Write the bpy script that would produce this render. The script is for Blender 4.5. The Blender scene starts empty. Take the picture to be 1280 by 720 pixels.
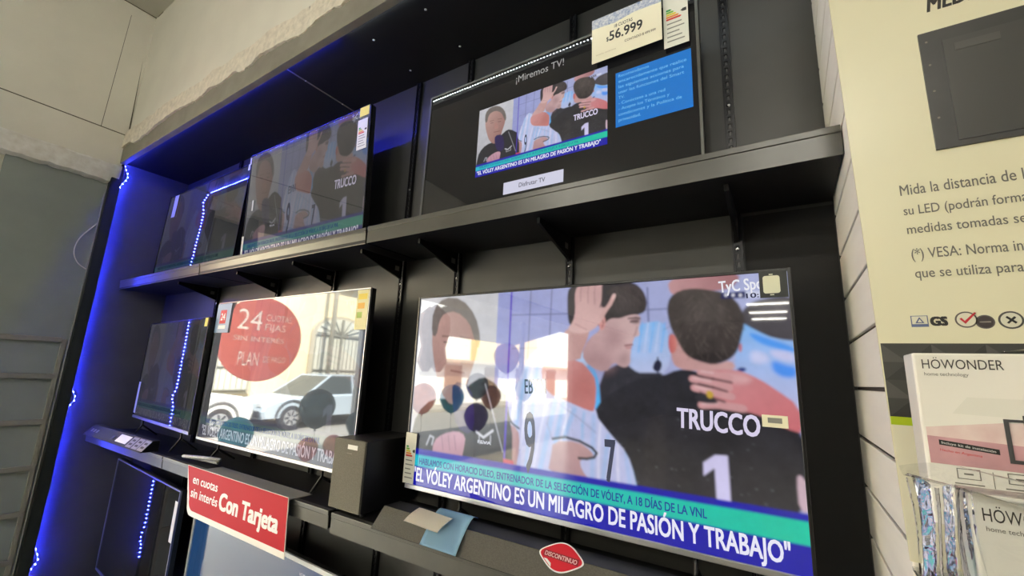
import bpy, bmesh, math, random
import numpy as np
from mathutils import Vector, Matrix
random.seed(7); rng = np.random.default_rng(7)
SC = bpy.context.scene
COL = SC.collection

# ------------------------------------------------------------------ camera, light, exposure
FPX = 538.136
CX = np.array([0.84473, -0.06959, -0.53062]); CY = np.array([0.53166, 0.18748, 0.82594]); CZ = np.array([0.0, 0.0, 0.0])
def _unit(v): return v / np.linalg.norm(v)
CX = _unit(np.array([862.0, -71.0, -FPX])); CY = _unit(np.array([346.0, 122.0, FPX])); CZ = np.cross(CX, CY)
if CZ[1] > 0: CZ = -CZ
def ray(u, v):
    d = np.array([(u - 640) / FPX, (v - 360) / FPX, 1.0])
    return np.array([CX @ d, CY @ d, CZ @ d])
cam_d = bpy.data.cameras.new('camera'); cam = bpy.data.objects.new('camera', cam_d); COL.objects.link(cam)
cam_d.sensor_width = 36.0; cam_d.lens = FPX / 1280 * 36.0; cam_d.clip_start = 0.02; cam_d.clip_end = 300
right = Vector((CX[0], CY[0], CZ[0])); up = -Vector((CX[1], CY[1], CZ[1])); back = -Vector((CX[2], CY[2], CZ[2]))
cam.matrix_world = Matrix((right, up, back)).transposed().to_4x4()
SC.camera = cam
SC.view_settings.view_transform = 'Standard'; SC.view_settings.look = 'None'
SC.view_settings.gamma = 1.0; SC.view_settings.use_curve_mapping = False
SC.view_settings.exposure = 0.0
SC.cycles.use_denoising = True
SC.cycles.max_bounces = 8; SC.cycles.diffuse_bounces = 4; SC.cycles.glossy_bounces = 4; SC.cycles.transparent_max_bounces = 12
SC.cycles.sample_clamp_indirect = 6.0; SC.cycles.caustics_reflective = False; SC.cycles.caustics_refractive = False

world = bpy.data.worlds.new('sky'); SC.world = world; world.use_nodes = True
bgn = world.node_tree.nodes['Background']; bgn.inputs[0].default_value = (0.72, 0.85, 1.0, 1); bgn.inputs[1].default_value = 12.0

def lamp(name, kind, loc, rot, energy, color, **kw):
    d = bpy.data.lights.new(name, kind); d.energy = energy; d.color = color
    for k, v in kw.items(): setattr(d, k, v)
    o = bpy.data.objects.new(name, d); COL.objects.link(o); o.location = loc; o.rotation_euler = rot
    return o
# sun stands over the shop roof and shines on the fronts across the street
sun = lamp('sun', 'SUN', (0, 0, 20), (0, 0, 0), 58.0, (1.0, 0.93, 0.80), angle=0.009)
sun.rotation_euler = Vector((-0.62, -0.22, -0.75)).to_track_quat('-Z', 'Y').to_euler()
TUBE_W = 250.0                                   # brightness of the shop's ceiling tubes
BLUE_W = 1900.0; WHITE_W = 260.0                  # LED strips

# ------------------------------------------------------------------ materials
def lin(c):
    c = np.asarray(c, float) / 255.0
    return tuple(np.where(c <= 0.04045, c / 12.92, ((c + 0.055) / 1.055) ** 2.4))
MATS = {}
def mat(name, rgb, rough=0.6, metal=0.0, spec=0.5, noise=0.0, nscale=20.0, bump=0.0, coat=0.0, second=None, stretch=None):
    if name in MATS: return MATS[name]
    m = bpy.data.materials.new(name); m.use_nodes = True; nt = m.node_tree; b = nt.nodes['Principled BSDF']
    c = lin(rgb); b.inputs['Base Color'].default_value = (*c, 1)
    b.inputs['Roughness'].default_value = rough; b.inputs['Metallic'].default_value = metal
    b.inputs['Specular IOR Level'].default_value = spec; b.inputs['Coat Weight'].default_value = coat; b.inputs['Coat Roughness'].default_value = rough
    if noise or bump:
        tc = nt.nodes.new('ShaderNodeTexCoord'); mp = nt.nodes.new('ShaderNodeMapping')
        if stretch: mp.inputs['Scale'].default_value = stretch
        nt.links.new(tc.outputs['Object'], mp.inputs[0])
        n = nt.nodes.new('ShaderNodeTexNoise'); n.inputs['Scale'].default_value = nscale; n.inputs['Detail'].default_value = 6
        nt.links.new(mp.outputs[0], n.inputs['Vector'])
        if noise:
            r = nt.nodes.new('ShaderNodeValToRGB'); r.color_ramp.elements[0].position = 0.3; r.color_ramp.elements[1].position = 0.72
            c2 = lin(second) if second else tuple(min(1, x * (1 + noise)) for x in c)
            c1 = c if second else tuple(x * (1 - noise) for x in c)
            r.color_ramp.elements[0].color = (*c1, 1); r.color_ramp.elements[1].color = (*c2, 1)
            nt.links.new(n.outputs['Fac'], r.inputs[0]); nt.links.new(r.outputs[0], b.inputs['Base Color'])
        if bump:
            bp = nt.nodes.new('ShaderNodeBump'); bp.inputs['Strength'].default_value = bump; bp.inputs['Distance'].default_value = 0.01
            nt.links.new(n.outputs['Fac'], bp.inputs['Height']); nt.links.new(bp.outputs[0], b.inputs['Normal'])
    MATS[name] = m; return m
def emit(name, rgb, strength, sampling='NONE', linear=False):
    if name in MATS: return MATS[name]
    m = bpy.data.materials.new(name); m.use_nodes = True; b = m.node_tree.nodes['Principled BSDF']
    b.inputs['Base Color'].default_value = (0.02, 0.02, 0.02, 1)
    b.inputs['Emission Color'].default_value = (*(rgb if linear else lin(rgb)), 1); b.inputs['Emission Strength'].default_value = strength
    b.inputs['Roughness'].default_value = 0.3
    m.cycles.emission_sampling = sampling
    MATS[name] = m; return m
def screen_flat(rgb, strength=1.0):           # lit picture element behind the glossy screen glass
    name = 'screen_pixel_%d_%d_%d_%d' % (*rgb, int(strength * 1000))
    if name in MATS: return MATS[name]
    m = bpy.data.materials.new(name); m.use_nodes = True; b = m.node_tree.nodes['Principled BSDF']
    b.inputs['Base Color'].default_value = (0.012, 0.012, 0.014, 1); b.inputs['Roughness'].default_value = 0.03; b.inputs['Specular IOR Level'].default_value = 0.5 if 0 < sum(rgb) < 12 else 0.75
    b.inputs['Emission Color'].default_value = (*lin(rgb), 1); b.inputs['Emission Strength'].default_value = strength
    m.cycles.emission_sampling = 'NONE'; MATS[name] = m; return m
def screen_picture(strength, lift=0.0):
    name = 'screen_picture_%d_%d' % (int(strength * 1000), int(lift * 1000))
    if name in MATS: return MATS[name]
    m = screen_flat((0, 0, 0), strength).copy(); m.name = name; nt = m.node_tree
    a = nt.nodes.new('ShaderNodeAttribute'); a.attribute_name = 'Picture'
    ad = nt.nodes.new('ShaderNodeMixRGB'); ad.blend_type = 'ADD'; ad.inputs[0].default_value = 1.0; ad.inputs[2].default_value = (lift / strength,) * 3 + (1,)
    nt.links.new(a.outputs['Color'], ad.inputs[1]); nt.links.new(ad.outputs[0], nt.nodes['Principled BSDF'].inputs['Emission Color'])
    m.cycles.emission_sampling = 'NONE'; MATS[name] = m; return m
def translucent(name, rgb, f=0.5, rough=0.3, clear=0.0):
    if name in MATS: return MATS[name]
    m = mat(name, rgb, rough); nt = m.node_tree; o = nt.nodes['Material Output']; b = nt.nodes['Principled BSDF']
    t = nt.nodes.new('ShaderNodeBsdfTranslucent'); t.inputs[0].default_value = (*lin(rgb), 1); mx = nt.nodes.new('ShaderNodeMixShader'); mx.inputs[0].default_value = f
    nt.links.new(b.outputs[0], mx.inputs[1]); nt.links.new(t.outputs[0], mx.inputs[2]); nt.links.new(mx.outputs[0], o.inputs[0])
    if clear:
        tr = nt.nodes.new('ShaderNodeBsdfTransparent'); tr.inputs[0].default_value = (*lin(rgb), 1); m2 = nt.nodes.new('ShaderNodeMixShader'); m2.inputs[0].default_value = clear
        nt.links.new(mx.outputs[0], m2.inputs[1]); nt.links.new(tr.outputs[0], m2.inputs[2]); nt.links.new(m2.outputs[0], o.inputs[0])
    return m
def clear_plastic():
    if 'clear_plastic' in MATS: return MATS['clear_plastic']
    m = bpy.data.materials.new('clear_plastic'); m.use_nodes = True; nt = m.node_tree; nt.nodes.clear()
    o = nt.nodes.new('ShaderNodeOutputMaterial'); mx = nt.nodes.new('ShaderNodeMixShader'); t = nt.nodes.new('ShaderNodeBsdfTransparent')
    g = nt.nodes.new('ShaderNodeBsdfGlossy'); f = nt.nodes.new('ShaderNodeFresnel'); g.inputs['Roughness'].default_value = 0.12
    t.inputs[0].default_value = (0.9, 0.91, 0.92, 1); f.inputs[0].default_value = 1.45
    n = nt.nodes.new('ShaderNodeTexNoise'); n.inputs['Scale'].default_value = 45; n.inputs['Distortion'].default_value = 1.0
    tc = nt.nodes.new('ShaderNodeTexCoord'); nt.links.new(tc.outputs['Object'], n.inputs['Vector'])
    b = nt.nodes.new('ShaderNodeBump'); b.inputs['Strength'].default_value = 0.35; b.inputs['Distance'].default_value = 0.01
    nt.links.new(n.outputs[0], b.inputs['Height']); nt.links.new(b.outputs[0], g.inputs['Normal']); nt.links.new(b.outputs[0], f.inputs['Normal'])
    nt.links.new(f.outputs[0], mx.inputs[0]); nt.links.new(t.outputs[0], mx.inputs[1]); nt.links.new(g.outputs[0], mx.inputs[2]); nt.links.new(mx.outputs[0], o.inputs[0])
    MATS['clear_plastic'] = m; return m

M_BLACK = mat('black_panel', (34, 34, 33), 0.38, spec=0.4, noise=0.25, nscale=6)
M_WALLB = mat('charcoal_back_panel', (58, 58, 55), 0.42, noise=0.15, nscale=5)
M_BAYTOP = mat('black_bay_ceiling', (26, 26, 27), 0.5, spec=0.25)
M_SHELF = mat('dark_shelf_laminate', (74, 73, 68), 0.28, spec=0.5, noise=0.12, nscale=9)
M_SHELFB = mat('black_shelf_underside', (16, 16, 17), 0.5, spec=0.3)
M_BEZEL = mat('black_bezel_plastic', (18, 18, 19), 0.25)
M_SILVER = mat('brushed_silver_trim', (190, 190, 192), 0.3, metal=0.9)
M_TVBACK = mat('black_tv_housing', (14, 14, 15), 0.45)
M_PLASTER = mat('cream_painted_board', (214, 211, 196), 0.7, noise=0.05, nscale=3)
M_ROUGHPL = mat('chipped_plaster', (212, 204, 186), 0.9, noise=0.16, nscale=28, bump=0.8)
M_GREYTRIM = mat('grey_metal_trim', (128, 124, 112), 0.5, noise=0.15, nscale=10)
M_LEFT = mat('grey_green_wall_paint', (154, 164, 160), 0.5, noise=0.08, nscale=4)
M_RACK = mat('grey_painted_rail', (150, 150, 140), 0.55, noise=0.1, nscale=12)
M_POST = mat('dark_corner_post', (36, 41, 37), 0.5)
M_SLAT = mat('cream_slatwall', (250, 246, 236), 0.35, noise=0.05, nscale=3, stretch=(1, 1, 8))
M_CREAM = mat('cream_sign_board', (233, 229, 200), 0.28, spec=0.4)
M_WHITE = mat('white_paper', (236, 236, 230), 0.5)
M_METAL = mat('dark_slotted_steel', (40, 40, 42), 0.3, metal=0.7)
M_STEEL = mat('bright_steel', (190, 190, 190), 0.25, metal=1.0)
M_INK = mat('black_ink', (40, 40, 38), 0.5)

# ------------------------------------------------------------------ mesh helpers
class MB:
    def __init__(self): self.bm = bmesh.new()
    def box(self, x0, x1, y0, y1, z0, z1, bev=0.0, seg=2, rot=None):
        bm = self.bm
        r = bmesh.ops.create_cube(bm, size=1.0)
        vs = r['verts']
        for v in vs:
            v.co = Vector((x0 + (v.co.x + .5) * (x1 - x0), y0 + (v.co.y + .5) * (y1 - y0), z0 + (v.co.z + .5) * (z1 - z0)))
        if rot is not None:
            c = Vector(((x0 + x1) / 2, (y0 + y1) / 2, (z0 + z1) / 2))
            for v in vs: v.co = c + rot @ (v.co - c)
        if bev:
            es = list({e for v in vs for e in v.link_edges})
            bmesh.ops.bevel(bm, geom=es, offset=bev, segments=seg, affect='EDGES', profile=0.6)
        return self
    def poly(self, pts):
        self.bm.faces.new([self.bm.verts.new(p) for p in pts]); return self
    def prism(self, pts, d):                   # pts: 3-D ring, d: extrusion vector
        d = Vector(d); a = [self.bm.verts.new(p) for p in pts]; b = [self.bm.verts.new(Vector(p) + d) for p in pts]
        n = len(pts)
        self.bm.faces.new(a); self.bm.faces.new(b[::-1])
        for i in range(n): self.bm.faces.new((a[i], b[i], b[(i + 1) % n], a[(i + 1) % n]))
        return self
    def tube(self, pts, r, n=8, cap=True):
        bm = self.bm; pts = [Vector(p) for p in pts]; rings = []
        rr = r if isinstance(r, (list, tuple)) else [r] * len(pts)
        ref = None
        for i, p in enumerate(pts):
            t = (pts[min(i + 1, len(pts) - 1)] - pts[max(i - 1, 0)]).normalized()
            if ref is None: ref = t.orthogonal().normalized()
            ref = (ref - t * ref.dot(t)).normalized(); q = t.cross(ref)
            rings.append([bm.verts.new(p + (ref * math.cos(2 * math.pi * k / n) + q * math.sin(2 * math.pi * k / n)) * rr[i]) for k in range(n)])
        for a, b in zip(rings, rings[1:]):
            for k in range(n): bm.faces.new((a[k], a[(k + 1) % n], b[(k + 1) % n], b[k]))
        if cap: bm.faces.new(rings[0][::-1]); bm.faces.new(rings[-1])
        return self
    def lathe(self, prof, c, axis, n=24):      # prof: (radius, along axis)
        ax = Vector(axis).normalized(); u = ax.orthogonal().normalized(); w = ax.cross(u); bm = self.bm; c = Vector(c)
        rings = [[bm.verts.new(c + ax * h + (u * math.cos(2 * math.pi * k / n) + w * math.sin(2 * math.pi * k / n)) * max(r, 1e-4)) for k in range(n)] for r, h in prof]
        for a, b in zip(rings, rings[1:]):
            for k in range(n): bm.faces.new((a[k], a[(k + 1) % n], b[(k + 1) % n], b[k]))
        bm.faces.new(rings[0][::-1]); bm.faces.new(rings[-1])
        return self
    def sheet(self, f, nu, nv, thick=0.0008):  # f(s,t) -> point
        bm = self.bm; g = [[bm.verts.new(f(i / nu, j / nv)) for j in range(nv + 1)] for i in range(nu + 1)]
        fs = [bm.faces.new((g[i][j], g[i + 1][j], g[i + 1][j + 1], g[i][j + 1])) for i in range(nu) for j in range(nv)]
        if thick: bmesh.ops.solidify(bm, geom=fs, thickness=thick)
        return self
    def build(self, name, m, parent=None, smooth=False):
        bmesh.ops.recalc_face_normals(self.bm, faces=self.bm.faces)
        me = bpy.data.meshes.new(name); self.bm.to_mesh(me); self.bm.free()
        if smooth:
            for p in me.polygons: p.use_smooth = True
        me.materials.append(m)
        o = bpy.data.objects.new(name, me); COL.objects.link(o)
        if parent: o.parent = parent
        return o
def tag(o, label, cat, group=None):
    o['label'] = label; o['category'] = cat
    if group: o['group'] = group
    return o
def thing(name, label, cat, loc=(0, 0, 0), rz=0.0, group=None):
    o = bpy.data.objects.new(name, None); COL.objects.link(o); o.location = loc; o.rotation_euler = (0, 0, rz); o.empty_display_size = 0.05
    return tag(o, label, cat, group)
def struct(o): o['kind'] = 'structure'; return o
def arc(cx, cz, r, a0, a1, n): return [(cx + r * math.cos(a0 + (a1 - a0) * i / n), cz + r * math.sin(a0 + (a1 - a0) * i / n)) for i in range(n + 1)]
def rrect(x0, x1, z0, z1, r, n=5):
    return arc(x1 - r, z1 - r, r, 0, math.pi / 2, n) + arc(x0 + r, z1 - r, r, math.pi / 2, math.pi, n) + arc(x0 + r, z0 + r, r, math.pi, 1.5 * math.pi, n) + arc(x1 - r, z0 + r, r, 1.5 * math.pi, 2 * math.pi, n)
def plate(name, pts, y, m, parent, t=0.0005):   # outline in x,z raised t in front of y
    return MB().prism([(x, y, z) for x, z in pts], (0, -t, 0)).build(name, m, parent)
_TXT = {}
def _text_mesh(s, bold, shear):
    k = (s, bold, shear)
    if k not in _TXT:
        c = bpy.data.curves.new('lettering', 'FONT'); c.body = s; c.shear = shear; c.resolution_u = 3
        o = bpy.data.objects.new('lettering', c); COL.objects.link(o)
        bpy.context.view_layer.update()
        me = bpy.data.meshes.new_from_object(o.evaluated_get(bpy.context.evaluated_depsgraph_get()))
        bpy.data.objects.remove(o); bpy.data.curves.remove(c)
        n = len(me.vertices); a = np.empty(n * 3); me.vertices.foreach_get('co', a); a = a.reshape(-1, 3)
        faces = [tuple(p.vertices) for p in me.polygons]; b = abs(bold) if bold > 0 else 0
        if b:                                  # heavier strokes: the same glyphs laid over one another, slightly shifted
            sh = [(-b, -b * .6), (b, -b * .6), (-b, b * .6), (b, b * .6), (0, 0)]
            a = np.concatenate([a * (1, 1, 0) + np.array([dx, dy, k_]) for k_, (dx, dy) in enumerate(sh)]); faces = [tuple(i + n * j for i in f) for j in range(len(sh)) for f in faces]
        me = bpy.data.meshes.new('lettering'); me.from_pydata([tuple(p) for p in a], [], faces)
        _TXT[k] = (me, a)
    return _TXT[k]
CAP = None
def text(name, s, m, parent, x0, z0, w, cap, y, bold=0.0, shear=0.0, ang=0.0, fit=None):
    """lettering on an x,z plane facing -y; cap = capital height, w = total width (None keeps the font's own)"""
    global CAP
    if CAP is None: CAP = _text_mesh('H', 0, 0)[1][:, 1].max()
    me, a = _text_mesh(s, bold, shear)
    sz = cap / CAP; xm = a[:, 0].min(); sx = sz if w is None else w / (a[:, 0].max() - xm)
    x = (a[:, 0] - xm) * sx; z = (a[:, 1] + max(bold, 0) * .6) * sz * (CAP / (CAP + 1.2 * max(bold, 0)))
    if fit: x, z = fit(x, z)
    ca, sa = math.cos(ang), math.sin(ang)
    co = np.stack([x0 + x * ca - z * sa, y - a[:, 2] * 4e-5, z0 + x * sa + z * ca], 1)
    me2 = me.copy(); me2.name = name; me2.vertices.foreach_set('co', co.astype(np.float32).ravel()); me2.update()
    me2.materials.clear(); me2.materials.append(m)
    o = bpy.data.objects.new(name, me2); COL.objects.link(o); o.parent = parent
    return o

# ------------------------------------------------------------------ the place: shop room
FL = -1.6; XL = -4.2; YB = 1.4; CZR = 2.71
struct(MB().box(-5.2, 3.2, -19.2, 1.6, FL - 0.15, FL).build('floor', mat('grey_tile_floor', (140, 136, 128), 0.3, noise=0.1, nscale=2)))
struct(MB().box(-5.2, 3.2, -19.2, 1.6, CZR, CZR + 0.12).build('ceiling', mat('off_white_ceiling', (205, 204, 194), 0.75, noise=0.04, nscale=2)))
struct(MB().box(XL, 0.145, YB, YB + 0.05, FL, 1.47).build('wall_back', M_WALLB))
struct(MB().box(-4.3, 3.2, YB + 0.05, YB + 0.12, FL, CZR).build('wall_rear', M_BLACK))
struct(MB().box(XL - 0.06, XL, 0.966, YB + 0.05, FL, 1.47).build('wall_left', mat('charcoal_side_panel', (92, 93, 94), .5, noise=.1, nscale=5)))
struct(MB().box(XL, 0.145, 0.965, YB + 0.05, 1.46, 1.5).build('ceiling', M_BAYTOP))
struct(MB().prism([(XL, 0.966, FL), (XL, 0.575, FL), (XL, 0.575, 0.15), (XL, 0.40, 0.75), (XL, 0.40, CZR), (XL, 0.966, CZR)], (-0.9, 0, 0)).build('wall_left', M_LEFT))
# header over the bay: cream wall, chipped plaster band, grey trim
struct(MB().box(-4.14, 3.2, 0.945, 1.02, 1.66, CZR).build('wall_front', M_PLASTER))
bm = MB()
NX = 240                                             # broken lower edge of the plaster
xs = np.linspace(-4.14, 0.4, NX); prev = None
rag = 1.56 + 0.012 * np.convolve(rng.normal(size=NX + 8), np.ones(9) / 3, 'valid')
rag2 = 1.685 + 0.006 * np.convolve(rng.normal(size=NX + 8), np.ones(9) / 3, 'valid')
dep = 0.926 + 0.003 * np.convolve(rng.normal(size=NX + 8), np.ones(9) / 3, 'valid')
for i in range(NX):
    cur = [bm.bm.verts.new(p) for p in ((xs[i], 0.945, rag2[i] + 0.01), (xs[i], dep[i], rag2[i] - 0.004), (xs[i], dep[i] - 0.003, rag[i]), (xs[i], 0.945, rag[i] - 0.004))]
    if prev:
        for k in range(3): bm.bm.faces.new((prev[k], cur[k], cur[k + 1], prev[k + 1]))
    prev = cur
struct(bm.build('trim_1', M_ROUGHPL))
struct(MB().box(-4.2, 0.4, 0.932, 0.967, 1.430, 1.68, 0.003).build('trim_2', M_GREYTRIM))
struct(MB().box(-4.26, -4.145, 0.905, 0.967, FL, 1.44, 0.004).build('trim_3', M_POST))
# boxed-in bulkhead over the left wall
struct(MB().box(-5.1, -4.14, -19, 0.945, 1.40, CZR).build('wall_left', mat('pale_bulkhead_board', (240, 238, 226), 0.7, noise=0.04, nscale=3)))
bm = MB()
NY = 90; ys = np.linspace(-2.0, 0.95, NY); prev = None
for i in range(NY):
    j1, j2 = 0.002 * rng.normal(), 0.003 * rng.normal()
    cur = [bm.bm.verts.new(p) for p in ((-4.138, ys[i], 1.41 + j1), (-4.13, ys[i], 1.395 + j1), (-4.15, ys[i], 1.28 + j2), (-4.22, ys[i], 1.262 + j2), (-4.22, ys[i], 1.41))]
    if prev:
        for k in range(4): bm.bm.faces.new((prev[k], cur[k], cur[k + 1], prev[k + 1]))
    prev = cur
struct(bm.build('trim_4', mat('rough_white_plaster', (250, 247, 238), 0.9, noise=0.12, nscale=20, bump=0.7)))
struct(MB().box(-5.1, -4.22, -19, 0.45, 1.15, 1.41).build('wall_left', M_PLASTER))
# board joints and cracks on the bulkhead faces
M_CRACK = mat('dark_board_joint', (88, 84, 70), 0.9)
joint = MB()
joint.box(-4.1405, -4.1385, -2, 0.945, 1.655, 1.661)
def thin(p, q, w0, w1, x):
    p, q = Vector((x, *p)), Vector((x, *q)); d = (q - p).normalized(); n = Vector((0, -d.z, d.y))
    joint.poly([p - n * w0, q - n * w1, q + n * w1, p + n * w0])
thin((0.80, 2.62), (0.786, 1.66), 0.0012, 0.0016, -4.1385)
thin((0.925, 2.30), (0.942, 1.69), 0.0002, 0.0045, -4.1385)
joint.box(-4.1, -4.0, 0.9435, 0.9445, 2.70, 2.712)
struct(joint.build('trim_5', M_CRACK))
jc = MB().box(-4.14, -3.6, 0.44, 0.449, CZR - 0.002, CZR + 0.001).box(-4.14, -4.131, -2, 0.945, CZR - 0.002, CZR + 0.001)
struct(jc.build('trim_6', M_CRACK))
struct(MB().box(-2.036, -2.026, 0.965, 1.4, 1.4585, 1.4605).build('trim_7', mat('pale_panel_seam', (112, 108, 96), 0.6)))
# front pillar and slatted side return
struct(MB().box(0.147, 3.2, 0.94, 1.44, FL, CZR).build('wall_right_front', M_SLAT))
sl = MB(); sl.box(0.1475, 0.15, 0.93, 1.4, FL, 1.66)
z = -1.585
while z < 1.66:
    sl.box(0.1385, 0.148, 0.93, 1.4, z, min(z + 0.106, 1.655), 0.003, 2); z += 0.1135
sl_o = struct(sl.build('wall_right', M_SLAT))
struct(MB().box(0.1455, 0.1477, 0.93, 1.4, FL, 1.655).build('trim_8', mat('dark_groove', (50, 44, 36), 0.8)))
struct(MB().box(3.0, 3.2, -19.2, 1.0, FL, CZR).build('wall_room_right', mat('dim_room_paint', (92, 90, 86), 0.7)))
struct(MB().box(-5.2, 3.2, -19.3, -19.1, FL, CZR).build('wall_room_back', mat('dim_room_paint', (92, 90, 86), 0.7)))
struct(MB().box(-5.15, -5.0, -19.2, -8.6, FL, CZR).build('wall_left', mat('dim_room_paint', (92, 90, 86), 0.7)))
struct(MB().box(XL, 0.147, 1.05, YB, FL, -1.5).build('trim_9', M_BLACK))

struct(MB().box(-0.082, 0.136, YB - 0.006, YB, -1.5, 0.49).build('trim_12', mat('matt_black_board', (17, 17, 17), .6, spec=.3)))
# ------------------------------------------------------------------ slotted uprights
def upright(x, z0, z1, label):
    t = thing('slotted_upright', label, 'shelf upright', (x, YB, z0), 0, 'slotted uprights on the back panel')
    h = z1 - z0; b = MB()
    b.box(-0.014, -0.009, -0.016, 0, 0, h); b.box(0.009, 0.014, -0.016, 0, 0, h)
    b.box(-0.009, -0.0045, -0.012, 0, 0, h); b.box(0.0045, 0.009, -0.012, 0, 0, h)
    k = 0.0
    while k < h - 0.02:
        b.box(-0.0045, 0.0045, -0.012, 0, k, k + 0.009); k += 0.025
    b.build('channel', M_METAL, t)
    for zz in (0.35 * h, 0.64 * h, 0.8 * h): MB().lathe([(0.006, 0), (0.006, 0.002), (0.003, 0.004)], (0, -0.012, zz), (0, -1, 0), 12).build('screw', M_STEEL, t)
    s = MB().box(-0.003, 0.003, -0.0095, -0.0045, 0.0, h); s.build('slot_back', mat('slot_back_steel', (74, 74, 74), 0.35, metal=0.8), t)  # plain grey steel strip behind the slots
    return t
UPX = (-3.3, -2.555, -2.018, -1.507, -1.17, -0.645, -0.1)
UPN = ('behind the leftmost upper screen', 'behind the second upper screen from left', 'behind the middle of the second upper screen', 'between two upper televisions beside the dark blue panel',
       'just behind left edge of the black welcome screen', 'behind the middle of the black welcome screen', 'with bright slots right of the black welcome screen')
for x, n in zip(UPX, UPN): upright(x, -1.5, 1.455, 'dark slotted steel upright ' + n)

# ------------------------------------------------------------------ shelves
def shelf(x0, x1, z0, z1, label, brackets, yf=1.1, lean=0.0):
    t = thing('wall_shelf', label, 'shelf', (x0, YB, z0)); w = x1 - x0; h = z1 - z0; d = YB - yf
    b = MB(); b.box(0, w, -d + 0.003, -0.002, 0.003, h, 0.002); b.build('board', M_SHELFB, t)
    MB().prism([(0, -d + lean, 0), (0, -d, h - 0.017), (0, -d + 0.0035, h - 0.017), (0, -d + 0.0035 + lean, 0)], (w, 0, 0)).build('front_edge', M_SHELF, t)
    MB().box(0, w, -d - 0.002, -d + 0.02, h - 0.016, h + 0.001, 0.0015).build('top_lip', M_SHELF, t)
    for bx in brackets:
        lx = bx - x0; q = MB()
        q.prism([(lx - 0.005, -0.017, 0.0), (lx - 0.005, -d + 0.05, 0.0), (lx - 0.005, -d + 0.05, -0.018), (lx - 0.005, -0.05, -0.075), (lx - 0.005, -0.017, -0.085)], (0.010, 0, 0))
        br = q.build('bracket', M_SHELFB, t)
        MB().box(lx + 0.005, lx + 0.0056, -0.06, -0.035, -0.05, -0.028).build('bracket_label', mat('pale_grey_label', (120, 120, 116), 0.6), br)
    return t
shelf(-4.195, -2.908, 0.498, 0.565, 'short upper shelf under the television reflecting a bent blue line', (-3.3,), lean=0.004)
shelf(-2.897, -1.428, 0.498, 0.565, 'upper shelf under the television with a yellow corner sticker', (-2.555, -2.018, -1.507), lean=0.0045)
shelf(-1.416, 0.136, 0.498, 0.567, 'long upper shelf under the black welcome screen', (-1.17, -0.645, -0.1))
shelf(-4.195, -2.915, -0.582, -0.520, 'short lower shelf carrying the bar with sockets', (-3.3,), lean=0.003)
shelf(-2.905, -1.458, -0.582, -0.520, 'lower shelf carrying the red payment sign and looped cable', (-2.555, -2.018, -1.507), lean=0.003)
shelf(-1.440, 0.136, -0.590, -0.522, 'lower shelf carrying the long grey soundbar', (-1.17, -0.645, -0.1))

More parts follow.
